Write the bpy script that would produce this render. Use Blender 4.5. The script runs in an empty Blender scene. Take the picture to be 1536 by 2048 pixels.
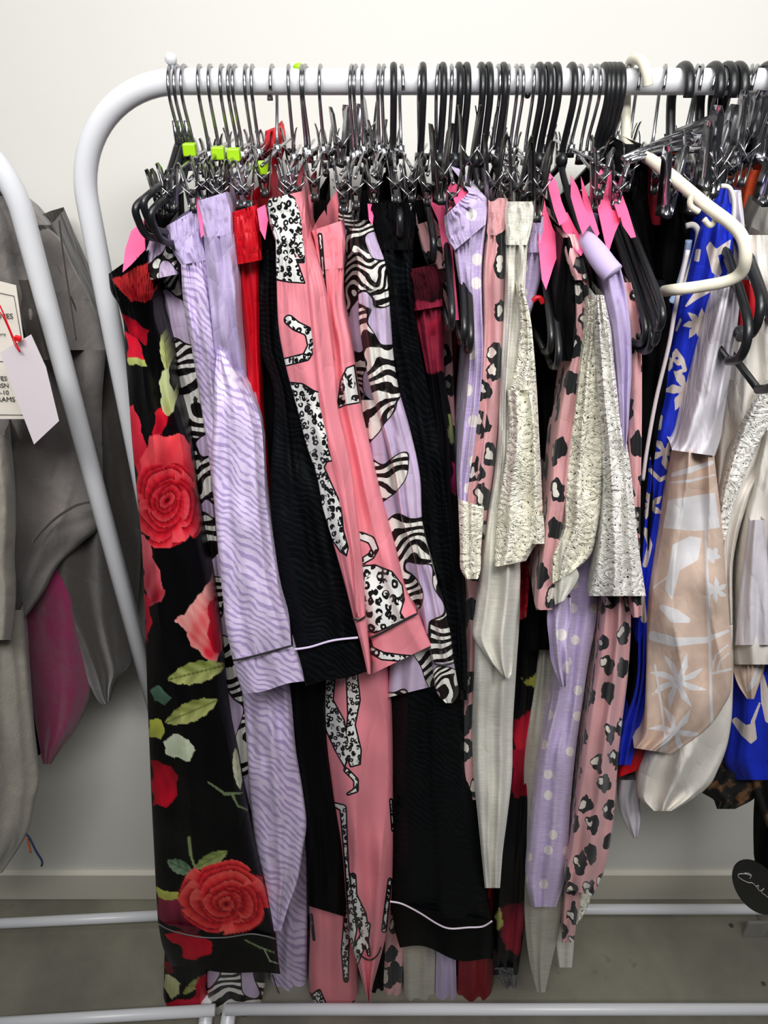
import bpy, bmesh, math, random
import numpy as np
from mathutils import Vector, Matrix, noise as mnoise
random.seed(7)
PI = math.pi
C = bpy.context.scene.collection
S = bpy.context.scene
# ------------------------------------------------------------------ camera, light, exposure
CAM_H = 1.53
PITCH = math.radians(32.4)
F = 1540.0
cd = bpy.data.cameras.new('camera'); cam = bpy.data.objects.new('camera', cd); C.objects.link(cam)
cd.sensor_fit = 'VERTICAL'; cd.sensor_height = 36.0; cd.lens = 36.0 * F / 2048.0
cd.clip_start = 0.01
cam.location = (0, 0, CAM_H); cam.rotation_euler = (PI / 2 - PITCH, 0, 0)
S.camera = cam
w = bpy.data.worlds.new('room_ambient'); S.world = w; w.use_nodes = True
w.node_tree.nodes['Background'].inputs[0].default_value = (0.86, 0.93, 1.0, 1)
w.node_tree.nodes['Background'].inputs[1].default_value = 0.04


def area(name, loc, size, sizey, power, target, col=(1, 1, 1)):
    l = bpy.data.lights.new(name, 'AREA'); l.shape = 'RECTANGLE'; l.size = size; l.size_y = sizey
    l.energy = power; l.color = col
    o = bpy.data.objects.new(name, l); C.objects.link(o); o.location = loc
    d = Vector(target) - Vector(loc); o.rotation_euler = d.to_track_quat('-Z', 'Y').to_euler()
    return o


area('ceiling_panel_light', (0.02, 0.22, 2.55), 1.7, 0.25, 8.2, (0.02, 0.34, 0.0), (1.0, 0.995, 0.985))
area('ceiling_panel_light', (0.1, -0.45, 2.45), 1.4, 0.35, 7.4, (0.05, 0.76, 1.18), (1.0, 0.995, 0.985)).data.spread = math.radians(80)
area('ceiling_panel_light', (1.4, -0.3, 2.4), 0.7, 0.4, 2.6, (0.8, 0.6, 0.2), (1.0, 0.98, 0.95))
S.view_settings.view_transform = 'Standard'; S.view_settings.look = 'None'
S.view_settings.gamma = 1.0; S.view_settings.exposure = 0.31; S.view_settings.use_curve_mapping = False
S.cycles.max_bounces = 6; S.cycles.transparent_max_bounces = 12

# ------------------------------------------------------------------ geometry helpers
cp, sp = math.cos(PITCH), math.sin(PITCH)


def P(x, y, Y):
    """world point lying at depth Y that the photo shows at x, y (arrays allowed)"""
    a = (np.asarray(x, float) - 768) / F; b = (1024 - np.asarray(y, float)) / F
    t = Y / (cp + b * sp)
    return np.stack([a * t, Y + 0 * a * b, CAM_H + (-sp + b * cp) * t], -1)


RAILY, RAILZ, RAILR = 0.76, CAM_H - 0.0425, 0.0104


def rail_x(px):
    return float(P(px, 162, RAILY)[0])


def srgb(h):
    if isinstance(h, str):
        v = [int(h[i:i + 2], 16) / 255 for i in (0, 2, 4)]
    else:
        v = list(h)
    return tuple((c / 12.92 if c <= 0.04045 else ((c + 0.055) / 1.055) ** 2.4) for c in v)


class MB:
    def __init__(self): self.v = []; self.f = []

    def add(self, vs, fs):
        n = len(self.v); self.v += [tuple(map(float, p)) for p in vs]
        self.f += [tuple(i + n for i in f) for f in fs]

    def box(self, c, s, rot=None):
        pts = [Vector((sx * s[0] / 2, sy * s[1] / 2, sz * s[2] / 2)) for sx in (-1, 1) for sy in (-1, 1) for sz in (-1, 1)]
        if rot is not None: pts = [rot @ p for p in pts]
        self.add([p + Vector(c) for p in pts], [(0, 1, 3, 2), (4, 6, 7, 5), (0, 4, 5, 1), (2, 3, 7, 6), (0, 2, 6, 4), (1, 5, 7, 3)])

    def tube(self, pts, r, seg=8, flat=1.0, cap=True):
        pts = [Vector(p) for p in pts]; n = len(pts)
        rs = r if isinstance(r, (list, tuple)) else [r] * n
        tang = [(pts[min(i + 1, n - 1)] - pts[max(i - 1, 0)]).normalized() for i in range(n)]
        up = Vector((1, 0, 0)) if abs(tang[0].x) < 0.9 else Vector((0, 0, 1))
        nrm = (up - tang[0] * up.dot(tang[0])).normalized()
        vs = []
        for i in range(n):
            nrm = (nrm - tang[i] * nrm.dot(tang[i])).normalized(); b = tang[i].cross(nrm)
            for k in range(seg):
                a = 2 * PI * k / seg
                vs.append(pts[i] + nrm * (math.cos(a) * rs[i] * flat) + b * (math.sin(a) * rs[i]))
        fs = [(i * seg + k, i * seg + (k + 1) % seg, (i + 1) * seg + (k + 1) % seg, (i + 1) * seg + k) for i in range(n - 1) for k in range(seg)]
        if cap: fs += [tuple(range(seg))[::-1], tuple((n - 1) * seg + k for k in range(seg))]
        self.add(vs, fs)

    def ball(self, c, r, seg=12, sc=(1, 1, 1)):
        vs = []; fs = []
        R = seg // 2
        for i in range(R + 1):
            th = PI * i / R
            for k in range(seg):
                a = 2 * PI * k / seg
                vs.append((c[0] + r * sc[0] * math.sin(th) * math.cos(a), c[1] + r * sc[1] * math.sin(th) * math.sin(a), c[2] + r * sc[2] * math.cos(th)))
        for i in range(R):
            for k in range(seg):
                fs.append((i * seg + k, (i + 1) * seg + k, (i + 1) * seg + (k + 1) % seg, i * seg + (k + 1) % seg))
        self.add(vs, fs)

    def build(self, name, mat, parent=None, smooth=True, bevel=0):
        me = bpy.data.meshes.new(name); me.from_pydata(self.v, [], self.f); me.update()
        if smooth: me.shade_smooth()
        o = bpy.data.objects.new(name, me); C.objects.link(o); me.materials.append(mat)
        if bevel:
            m = o.modifiers.new('bevel', 'BEVEL'); m.width = bevel; m.segments = 2; m.limit_method = 'ANGLE'
        if parent is not None: par(o, parent)
        return o


def par(o, parent):
    o.parent = parent
    o.matrix_parent_inverse = WORLD(parent).inverted()


def WORLD(o):
    m = Matrix.Translation(o.location) @ o.rotation_euler.to_matrix().to_4x4()
    return m if o.parent is None else WORLD(o.parent) @ o.matrix_parent_inverse @ m if False else m


def tag(o, label, cat, group=None):
    o['label'] = label; o['category'] = cat
    if group: o['group'] = group
    return o


def empty(name, loc, label, cat, group=None):
    o = bpy.data.objects.new(name, None); C.objects.link(o); o.location = tuple(float(v) for v in loc)
    o.empty_display_size = 0.02
    return tag(o, label, cat, group)


def smooth_path(pts, n=6):
    pts = [Vector(p) for p in pts]; out = []
    for i in range(len(pts) - 1):
        p0 = pts[max(i - 1, 0)]; p1 = pts[i]; p2 = pts[i + 1]; p3 = pts[min(i + 2, len(pts) - 1)]
        for k in range(n):
            t = k / n
            out.append(0.5 * ((2 * p1) + (p2 - p0) * t + (2 * p0 - 5 * p1 + 4 * p2 - p3) * t * t + (3 * p1 - p0 - 3 * p2 + p3) * t ** 3))
    out.append(pts[-1]); return out


# ------------------------------------------------------------------ node materials
class NM:
    def __init__(self, name, rough=0.6, metal=0.0, col=(0.8, 0.8, 0.8), spec=0.5, sheen=0.0):
        self.m = bpy.data.materials.new(name); self.m.use_nodes = True
        self.t = self.m.node_tree; self.b = self.t.nodes['Principled BSDF']
        self.b.inputs['Roughness'].default_value = rough; self.b.inputs['Metallic'].default_value = metal
        self.b.inputs['Base Color'].default_value = (*col, 1)
        self.b.inputs['Specular IOR Level'].default_value = spec
        if sheen: self.b.inputs['Sheen Weight'].default_value = sheen
        self._uv = None

    def n(self, typ, **kw):
        nd = self.t.nodes.new(typ)
        for k, v in kw.items(): setattr(nd, k, v)
        return nd

    def L(self, a, b): self.t.links.new(a, b)

    def uv(self):
        if self._uv is None: self._uv = self.n('ShaderNodeTexCoord').outputs['UV']
        return self._uv

    def inp(self, sock, v):
        if isinstance(v, bpy.types.NodeSocket): self.L(v, sock)
        elif v is not None:
            sock.default_value = v

    def math(self, op, a, b=None, c=None, clamp=False):
        nd = self.n('ShaderNodeMath', operation=op); nd.use_clamp = clamp
        self.inp(nd.inputs[0], a)
        if b is not None: self.inp(nd.inputs[1], b)
        if c is not None: self.inp(nd.inputs[2], c)
        return nd.outputs[0]

    def mapping(self, vec, scale=(1, 1, 1), rot=0, loc=(0, 0, 0)):
        nd = self.n('ShaderNodeMapping'); self.L(vec, nd.inputs[0])
        nd.inputs['Scale'].default_value = scale; nd.inputs['Rotation'].default_value = (0, 0, rot); nd.inputs['Location'].default_value = loc
        return nd.outputs[0]

    def noise(self, vec, scale, detail=2, rough=0.5, out=0):
        nd = self.n('ShaderNodeTexNoise'); self.L(vec, nd.inputs['Vector'])
        nd.inputs['Scale'].default_value = scale; nd.inputs['Detail'].default_value = detail; nd.inputs['Roughness'].default_value = rough
        return nd.outputs[out]

    def voro(self, vec, scale, rnd=1.0, feature='F1', out='Distance'):
        nd = self.n('ShaderNodeTexVoronoi', feature=feature, voronoi_dimensions='2D'); self.L(vec, nd.inputs['Vector'])
        nd.inputs['Scale'].default_value = scale; nd.inputs['Randomness'].default_value = rnd
        return nd.outputs[out]

    def warp(self, vec, scale, amt):
        nz = self.noise(vec, scale, 2, 0.5, 1)
        s = self.n('ShaderNodeVectorMath', operation='SUBTRACT'); self.L(nz, s.inputs[0]); s.inputs[1].default_value = (0.5, 0.5, 0.5)
        m = self.n('ShaderNodeVectorMath', operation='SCALE'); self.L(s.outputs[0], m.inputs[0]); m.inputs['Scale'].default_value = amt
        a = self.n('ShaderNodeVectorMath', operation='ADD'); self.L(vec, a.inputs[0]); self.L(m.outputs[0], a.inputs[1])
        return a.outputs[0]

    def step(self, x, lo, hi):
        nd = self.n('ShaderNodeMapRange'); nd.interpolation_type = 'SMOOTHSTEP'
        self.L(x, nd.inputs[0]); nd.inputs[1].default_value = lo; nd.inputs[2].default_value = hi
        return nd.outputs[0]

    def mix(self, f, a, b):
        nd = self.n('ShaderNodeMix', data_type='RGBA')
        self.inp(nd.inputs[0], f)
        self.inp(nd.inputs[6], a if isinstance(a, bpy.types.NodeSocket) else (*a, 1))
        self.inp(nd.inputs[7], b if isinstance(b, bpy.types.NodeSocket) else (*b, 1))
        return nd.outputs[2]

    def sep(self, vec):
        nd = self.n('ShaderNodeSeparateXYZ'); self.L(vec, nd.inputs[0]); return nd.outputs

    def color(self, s): self.inp(self.b.inputs['Base Color'], s if isinstance(s, bpy.types.NodeSocket) else (*s, 1))

    def bump(self, h, strength, dist=0.001):
        nd = self.n('ShaderNodeBump'); self.L(h, nd.inputs['Height']); nd.inputs['Strength'].default_value = strength
        nd.inputs['Distance'].default_value = dist
        if self.b.inputs['Normal'].is_linked:
            self.L(self.b.inputs['Normal'].links[0].from_socket, nd.inputs['Normal'])
        self.L(nd.outputs[0], self.b.inputs['Normal'])

    def attr(self, name, out='Fac'):
        nd = self.n('ShaderNodeAttribute', attribute_name=name); return nd.outputs[out]


def wrinkles(M, amt=0.6, sx=2.2, sy=0.5, dist=0.004):
    M.bump(M.noise(M.mapping(M.warp(M.uv(), 0.7, 0.5), (sx, sy, 1)), 1.2, 3, 0.55), amt, dist)
    rg = M.math('POWER', M.math('ABSOLUTE', M.math('MULTIPLY_ADD', M.noise(M.mapping(M.warp(M.uv(), 1.3, 0.4), (sx * .6, sy * 1.1, 1), .5), 1.6, 1, 0.4), 2.0, -1.0)), 0.55)
    M.bump(rg, 0.35 * min(1, amt * 1.4), 0.0035)


def weave(M, amt=0.25, s=60):
    M.bump(M.noise(M.mapping(M.uv(), (1, 3, 1)), s / 3, 2), amt, 0.0006)


def plain(name, col, rough=0.6, metal=0.0, spec=0.5, cloth=False, sheen=0, wr=0.5):
    M = NM(name, rough, metal, srgb(col), spec, sheen)
    if cloth: wrinkles(M, wr); weave(M)
    return M.m


def zebra_emboss(name, a, b, rough=0.38, per=0.15, slope=0.7, gain=3.2, spec=.5):
    M = NM(name, rough, spec=spec, sheen=0.1 if spec > .3 else 0)
    u, v, _ = M.sep(M.uv())
    nz = M.noise(M.mapping(M.uv(), (1.3, 0.8, 1)), 1.1, 2, 0.45)
    ph = M.math('ADD', M.math('SUBTRACT', v, M.math('MULTIPLY', u, slope)), M.math('MULTIPLY', nz, 0.8))
    sn = M.math('SINE', M.math('MULTIPLY', ph, 2 * PI / per))
    brk = M.noise(M.mapping(M.uv(), (1.6, 3.4, 1)), 2.0, 1, 0.5)
    k = M.step(M.math('ADD', sn, M.math('MULTIPLY', M.math('SUBTRACT', brk, 0.5), gain)), -0.1, 0.9)
    M.color(M.mix(k, srgb(a), srgb(b)))
    M.L(M.math('MULTIPLY_ADD', k, 0.22, rough - 0.05), M.b.inputs['Roughness'])
    wrinkles(M, 0.55, 1.5, 0.5, 0.005); M.bump(k, 0.25, 0.0006)
    return M.m


def zebra_bold(name, ground='c9b6d2', white='e9e6df', scale=1.0, seed=0.0):
    M = NM(name, 0.42)
    p = M.mapping(M.uv(), (1, 1, 1), 0, (seed, seed * 2.3, 0))
    u, v, _ = M.sep(p)
    nz = M.noise(p, 1.0 * scale, 1, 0.4)
    ph = M.math('ADD', M.math('ADD', v, M.math('MULTIPLY', u, 0.4)), M.math('MULTIPLY', nz, 1.9))
    sn = M.math('SINE', M.math('MULTIPLY', ph, 2 * PI / (0.27 / scale)))
    sn2 = M.math('ADD', sn, M.math('MULTIPLY', M.math('SUBTRACT', M.noise(p, 9, 2), 0.5), 1.1))
    st = M.step(sn2, 0.02, 0.12)
    reg = M.noise(M.mapping(p, (1, 0.75, 1)), 1.15 * scale, 1, 0.4)
    g = M.step(reg, 0.535, 0.54); e1 = M.step(reg, 0.52, 0.525); e = M.math('SUBTRACT', e1, g)
    c = M.mix(st, srgb('14100f'), srgb(white)); c = M.mix(g, c, srgb(ground)); c = M.mix(e, c, srgb('120e10'))
    M.color(c); wrinkles(M, 0.6, 1.8, 0.6, 0.005)
    return M.m


def spots(M, base, cell, white='e8e8e4', black='121214', rag=0.5):
    q = M.warp(base, 0.75 / cell, 0.55 * cell)
    d = M.voro(q, 1.0 / cell, 0.85)
    gap = M.noise(base, 1.0 / cell * 1.1, 1)
    ring = M.math('MULTIPLY', M.math('MULTIPLY', M.step(d, 0.45, 0.41), M.math('MAXIMUM', M.step(d, 0.13, 0.17), M.step(gap, 0.46, 0.50))), M.math('SUBTRACT', 1.0, M.math('MULTIPLY', M.step(d, 0.12, 0.16), M.step(M.noise(base, 1.6 / cell, 0), 0.60, 0.63))))
    return M.mix(ring, srgb(white), srgb(black))


def cat_print(name, ground='ef8f9b', cell=0.125, rough=0.36):
    M = NM(name, rough, spec=0.5)
    s = M.attr('motif')
    inside = spots(M, M.mapping(M.uv(), (1, 0.85, 1)), cell)
    c = M.mix(M.step(s, 0.035, 0.028), inside, srgb('101012'))
    c = M.mix(M.step(s, 0.004, -0.004), c, srgb(ground))
    c = M.mix(M.step(s, 5.0, 5.2), c, srgb('101012'))
    M.color(c); wrinkles(M, 0.55, 1.6, 0.35, 0.005)
    return M.m


def animal_jersey(name, ground='d9a3a5', cell=0.56, rough=0.75, seed=0.0):
    M = NM(name, rough, spec=0.25, sheen=0.15)
    p = M.mapping(M.uv(), (1.15, 0.82, 1), 0.35, (seed, seed, 0))
    q = M.warp(p, 4.0, 0.34)
    d = M.voro(q, 1 / cell, 0.75)
    rn = M.sep(M.voro(q, 1 / cell, 0.75, 'F1', 'Color'))[0]
    blk = M.step(d, 0.35, 0.335)
    off = M.mapping(q, (1, 1, 1), 0, (0.05, 0.045, 0))
    d2 = M.voro(off, 1 / cell, 0.75)
    wh = M.math('MULTIPLY', M.step(d2, 0.16, 0.145), M.step(rn, 0.25, 0.3))
    c = M.mix(blk, srgb(ground), srgb('16181a')); c = M.mix(M.math('MULTIPLY', wh, blk), c, srgb('e4ddd2'))
    M.color(c); wrinkles(M, 0.5, 1.4, 0.5, 0.004); weave(M, 0.5, 80)
    return M.m


def dotty(name, ground='bda9d2', cell=0.62, seed=0.0):
    M = NM(name, 0.75, spec=0.25, sheen=0.15)
    p = M.mapping(M.uv(), (1, 0.9, 1), 0, (seed, seed * 1.7, 0))
    d = M.voro(p, 1 / cell, 0.55)
    u, v, _ = M.sep(M.uv())
    c = M.mix(M.step(d, 0.185, 0.165), srgb(ground), srgb('e6dfdb'))
    c = M.mix(M.step(M.noise(M.mapping(M.uv(), (1, 14, 1)), 4, 2), 0.35, 0.75), c, M.mix(0.25, c, srgb('ffffff')))
    M.color(c); wrinkles(M, 0.6, 2.0, 0.4, 0.005); weave(M, 0.5, 90)
    return M.m


def jersey(name, col='d6d3c6', bright='e8e6dc'):
    M = NM(name, 0.85, spec=0.2, sheen=0.2)
    f = M.noise(M.mapping(M.warp(M.uv(), 1.5, 0.1), (1.2, 26, 1)), 2.4, 2, 0.6)
    M.color(M.mix(M.step(f, 0.3, 0.7), srgb(col), srgb(bright)))
    wrinkles(M, 0.7, 1.8, 0.4, 0.005); M.bump(f, 0.35, 0.0009)
    return M.m


def lace(name, col='f3efdc', under=None):
    M = NM(name, 0.8, spec=0.25, sheen=0.2)
    p = M.warp(M.uv(), 3.2, 0.30)
    d = M.voro(p, 2.4, 0.9); rings = M.math('SINE', M.math('MULTIPLY', d, 20.0))
    fine = M.math('SINE', M.math('MULTIPLY', M.noise(M.mapping(p, (1, 1, 1)), 3.4, 1), 95.0))
    h = M.math('ADD', M.math('MULTIPLY', rings, 0.55), M.math('MULTIPLY', fine, 0.35))
    hl = M.step(M.voro(p, 13.0, 0.8), 0.19, 0.13)
    hole = M.math('MULTIPLY', hl, M.step(rings, 0.1, -0.3))
    c = M.mix(M.step(h, -0.8, 0.5), tuple(x * 0.86 for x in srgb(col)), srgb(col))
    M.color(c); M.bump(h, 0.55, 0.0014); wrinkles(M, 0.5, 1.6, 0.6, 0.004)
    M.L(M.math('SUBTRACT', 1.0, hole), M.b.inputs['Alpha'])
    return M.m


def motif_mat(name, ground, mark, rough=0.6, amt=0.5):
    M = NM(name, rough, spec=0.3)
    s = M.attr('motif')
    nz = M.noise(M.uv(), 3.0, 2)
    g = M.mix(M.step(nz, 0.3, 0.7), srgb(ground), tuple(c * 0.86 for c in srgb(ground)))
    M.color(M.mix(M.step(s, -0.006, 0.006), g, srgb(mark))); wrinkles(M, amt, 1.6, 0.5, 0.006); weave(M, 0.2)
    return M.m


def print_mat(name, rough=0.42):
    M = NM(name, rough, spec=0.12); M.color(M.attr('print', 'Color')); wrinkles(M, 0.45, 1.6, 0.5, 0.004); return M.m


def fleece(name, a, b):
    M = NM(name, 0.95, spec=0.15, sheen=0.3)
    n1 = M.noise(M.mapping(M.uv(), (1, 2.5, 1)), 22, 3, 0.7)
    M.color(M.mix(M.step(n1, 0.3, 0.72), srgb(a), srgb(b)))
    wrinkles(M, 0.9, 0.9, 0.6, 0.012); M.bump(n1, 0.4, 0.0012)
    return M.m


MT = {}
MT['rail'] = plain('white_enamel', 'dedfe3', 0.28)
M = NM('chrome', 0.2, 1.0, (0.42, 0.42, 0.44)); MT['chrome'] = M.m
MT['chrome_dark'] = plain('nickel_clip', '7f7d7b', 0.25, 1.0)
MT['blackpl'] = plain('black_plastic', '17181a', 0.33)
MT['rubber'] = plain('black_rubber', '1c1c1d', 0.45)
MT['cream'] = plain('cream_plastic', 'e6dfcb', 0.4)
MT['green'] = plain('lime_plastic', '9fd012', 0.4)
MT['pinkfoam'] = plain('pink_foam', 'f95c8c', 0.7)
MT['black'] = plain('black_satin', '070709', 0.55, cloth=True, spec=0.08)
MT['black_cotton'] = plain('black_cotton', '09090a', 0.9, cloth=True, spec=0.05)
MT['blackzebra'] = zebra_emboss('black_zebra_satin', '07090b', '0c1013', 0.55, 0.12, 0.5, spec=.1)
MT['lavsatin'] = zebra_emboss('lavender_zebra_satin', 'd9c8e8', 'ab98c4')
MT['lavband'] = plain('lavender_satin', 'c2b2d8', 0.34, cloth=True, sheen=0.1, wr=0.9)
MT['red'] = plain('red_satin', 'c00a1c', 0.4, cloth=True, wr=0.9)
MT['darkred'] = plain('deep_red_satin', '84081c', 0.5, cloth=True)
MT['zebra'] = zebra_bold('zebra_print_satin'); MT['zebra2'] = zebra_bold('zebra_print_satin_fine', scale=1.3, seed=3.1)
MT['cat'] = cat_print('leopard_cat_print_pink'); MT['catbig'] = cat_print('leopard_cat_print_large', cell=0.17)
MT['catsmall'] = cat_print('leopard_cat_print_small', 'e98a96', 0.10)
MT['animal'] = animal_jersey('pink_animal_jersey'); MT['animal2'] = animal_jersey('pink_animal_jersey_small', cell=0.44, seed=5.3)
MT['dots'] = dotty('lavender_dot_jersey'); MT['dots2'] = dotty('lavender_dot_jersey_small', cell=0.5, seed=2.2)
MT['lav'] = plain('lavender_jersey', 'b9a8d0', 0.8, cloth=True, sheen=0.15)
MT['jersey'] = jersey('cream_jersey'); MT['greige'] = jersey('greige_jersey', 'a9a596', 'bdb9aa')
MT['lace'] = lace('cream_lace'); MT['lacew'] = lace('white_lace', 'f2efe8'); MT['blacklace'] = lace('black_lace', '141416')
MT['rose'] = print_mat('rose_print_satin')
MT['blue'] = motif_mat('blue_tropical_cotton', '1a31c4', 'dccfc6')
MT['beige'] = motif_mat('beige_tropical_cotton', 'd9bfae', 'dfdcde', 0.8)
MT['white'] = plain('white_jersey', 'd6d1d8', 0.8, cloth=True, wr=1.0)
MT['ivory'] = plain('ivory_jersey', 'e6e0d8', 0.8, cloth=True, wr=1.0)
MT['orange'] = plain('orange_cotton', 'c8481a', 0.8, cloth=True)
MT['grey'] = plain('grey_cotton', '9a9791', 0.85, cloth=True)
MT['hood1'] = fleece('light_grey_fleece', '8f897d', 'a39d92')
MT['hood2'] = fleece('taupe_fleece', '6f6966', '7d7774')
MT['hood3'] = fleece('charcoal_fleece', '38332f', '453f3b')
MT['burg'] = fleece('burgundy_fleece', '7a1f48', '8a2a54')
MT['paper'] = plain('paper_card', 'e4dcd0', 0.8); MT['tagcard'] = plain('white_card', 'd9cfd4', 0.7)
MT['ink'] = plain('black_ink', '2a2626', 0.8)
MT['redpl'] = plain('red_plastic', 'd4101c', 0.4)
MT['whiteprint'] = plain('white_print', 'b9b4b2', 0.6)
M = NM('brown_animal_fur', 0.9); MT['fur'] = M.m
M.color(M.mix(M.step(M.noise(M.uv(), 3.2, 3), 0.5, 0.6), srgb('0d0b0c'), srgb('6b4a2c'))); wrinkles(M, 0.8)
M = NM('clear_plastic', 0.12); M.b.inputs['Transmission Weight'].default_value = 0.85; M.b.inputs['Base Color'].default_value = (.9, .88, .86, 1); MT['clear'] = M.m

# ------------------------------------------------------------------ artwork on cloth (signed distances in cloth units)
def cap(px, py, a, b, r1, r2=None):
    r2 = r1 if r2 is None else r2
    ax, ay = a; bx, by = b; dx, dy = bx - ax, by - ay
    h = np.clip(((px - ax) * dx + (py - ay) * dy) / (dx * dx + dy * dy + 1e-9), 0, 1)
    return (r1 + (r2 - r1) * h) - np.hypot(px - ax - h * dx, py - ay - h * dy)


def chain(px, py, pts, r):
    rs = r if isinstance(r, (list, tuple)) else [r] * len(pts)
    d = np.full(px.shape, -1e3)
    for i in range(len(pts) - 1): d = np.maximum(d, cap(px, py, pts[i], pts[i + 1], rs[i], rs[i + 1]))
    return d


def poly(px, py, pts):
    d = np.full(px.shape, 1e9); ins = np.zeros(px.shape, bool); n = len(pts)
    for i in range(n):
        ax, ay = pts[i]; bx, by = pts[(i + 1) % n]; ex, ey = bx - ax, by - ay
        h = np.clip(((px - ax) * ex + (py - ay) * ey) / (ex * ex + ey * ey + 1e-9), 0, 1)
        d = np.minimum(d, np.hypot(px - ax - h * ex, py - ay - h * ey))
        c = ((ay > py) != (by > py)) & (px < ex * (py - ay) / (ey + 1e-12) + ax)
        ins ^= c
    return np.where(ins, d, -d)


def union(px, py, shapes):
    d = np.full(px.shape, -1e3)
    for s in shapes:
        d = np.maximum(d, poly(px, py, s[1]) if s[0] == 'p' else chain(px, py, s[1], s[2]))
    return d


def motif_paint(shapes, black=()):
    def f(px, py):
        d = union(px, py, shapes) / 100
        if black: d = np.where(union(px, py, black) > 0, 6.0, d)
        return {'motif': d}
    return f


def palm(cx, cy, R, n=7, rot=0.0, w=0.16):
    out = []
    for k in range(n):
        a = rot + 2 * PI * k / n
        e = (cx + R * math.cos(a), cy + R * math.sin(a)); m = (cx + .55 * R * math.cos(a + .12), cy + .55 * R * math.sin(a + .12))
        out.append(('c', [(cx, cy), m, e], [R * 0.05, R * w, R * 0.02]))
    return out


def leafpaint(col, px, py, a, b, w, c1, c2):
    ax, ay = a; bx, by = b; L = math.hypot(bx - ax, by - ay); ux, uy = (bx - ax) / L, (by - ay) / L
    t = ((px - ax) * ux + (py - ay) * uy) / L; s = (px - ax) * -uy + (py - ay) * ux
    s2 = s + 0.05 * w * np.sin(t * 34)
    m = (t > 0) & (t < 1) & (np.abs(s2) < w * np.sin(np.clip(t, 0, 1) * PI) ** 0.75)
    k = np.clip(0.5 + 0.5 * s / w + 0.25 * np.sin(t * 22 + np.abs(s) / w * 5), 0, 1)[..., None]
    c = np.array(srgb(c1)) * (1 - k) + np.array(srgb(c2)) * k
    c = np.where((np.abs(s) < w * 0.07)[..., None], np.array(srgb(c1)) * 0.7, c)
    col[m] = c[m]


def stempaint(col, px, py, pts, r, c):
    col[chain(px, py, pts, r) > 0] = srgb(c)


def rosepaint(col, px, py, cx, cy, R, sq=1.0, rot=0.0, hi='f0525c', mid='d31d2e', lo='6d0413', clip=None, off=(0, -.02)):
    x = (px - cx) / R; y = (py - cy) / (R * sq)
    rings = [(1.0, 5, .09), (.86, 3, .16), (.68, 3, .15), (.52, 3, .15), (.39, 2, .16), (.28, 2, .16), (.17, 2, .16)]
    x0, y0 = x, y
    x = x0 + 0.035 * np.sin(6 * y0 + 1) ; y = y0 + 0.035 * np.sin(7 * x0)
    rr = []; ang = []
    for k, (rad, n, lob) in enumerate(rings):
        ex, ey = (.05 * math.cos(k * 2.3), .05 * math.sin(k * 2.3)) if 0 < k < 6 else (0, 0)
        ox, oy = off[0] * k + ex, off[1] * k + ey
        r = np.hypot(x - ox, y - oy); th = np.arctan2(y - oy, x - ox) + rot + k * 2.4
        saw = (n * th / (2 * np.pi)) % 1.0
        rr.append(r / (rad * (1 - lob + 1.2 * lob * np.sin(np.pi * saw) ** 0.5 + lob * 1.5 * saw))); ang.append(saw)
    m0 = rr[0] < 1
    if clip is not None: m0 &= clip
    H, Mi, Lo = (np.array(srgb(c)) for c in (hi, mid, lo))
    out = np.zeros(px.shape + (3,))
    for k in range(len(rings)):
        inn = rr[k + 1] if k + 1 < len(rings) else rr[k] * 4
        mk = rr[k] < 1
        dist = np.clip((inn - 1) * (rings[k + 1][0] if k + 1 < len(rings) else .1), 0, 1)
        g = 1 - np.exp(-dist / 0.10)
        g = g * (0.72 + 0.28 * ang[k]) + 0.25 * np.exp(-(1 - np.clip(rr[k], 0, 1)) * rings[k][0] / 0.02) * ang[k]
        g = np.clip(g + 0.05 * np.sin(ang[k] * 40), 0, 1)
        dim = 1.0 - 0.065 * k
        c = np.where((g < .5)[..., None], Lo + (Mi - Lo) * (g / .5)[..., None], Mi + (H - Mi) * ((g - .5) / .5)[..., None]) * dim
        out = np.where(mk[..., None], c, out)
    col[m0] = out[m0]


def petal(col, px, py, pts, c1, c2, ax=(0, 1)):
    d = poly(px + 2.5 * np.sin(py / 8.0) + .5 * np.sin(py / 3.1), py + 2.5 * np.sin(px / 7.0 + 1) + .5 * np.sin(px / 3.3), pts); m = d > 0
    xs = [p[0] for p in pts]; ys = [p[1] for p in pts]
    t = ((px - min(xs)) / (max(xs) - min(xs) + 1e-6)) * ax[0] + ((py - min(ys)) / (max(ys) - min(ys) + 1e-6)) * ax[1]
    t = np.clip(t / (ax[0] + ax[1]) + 0.12 * np.sin(px / 9.0 + py / 14.0), 0, 1)
    t = np.clip(t * (0.6 + 0.4 * np.clip(d / 10, 0, 1)) + 0.1 + 0.08 * np.sin((px * ax[1] - py * ax[0]) / 3.5 + np.sin(py / 11)), 0, 1)[..., None]
    c = np.array(srgb(c1)) * (1 - t) + np.array(srgb(c2)) * t
    col[m] = c[m]


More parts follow.
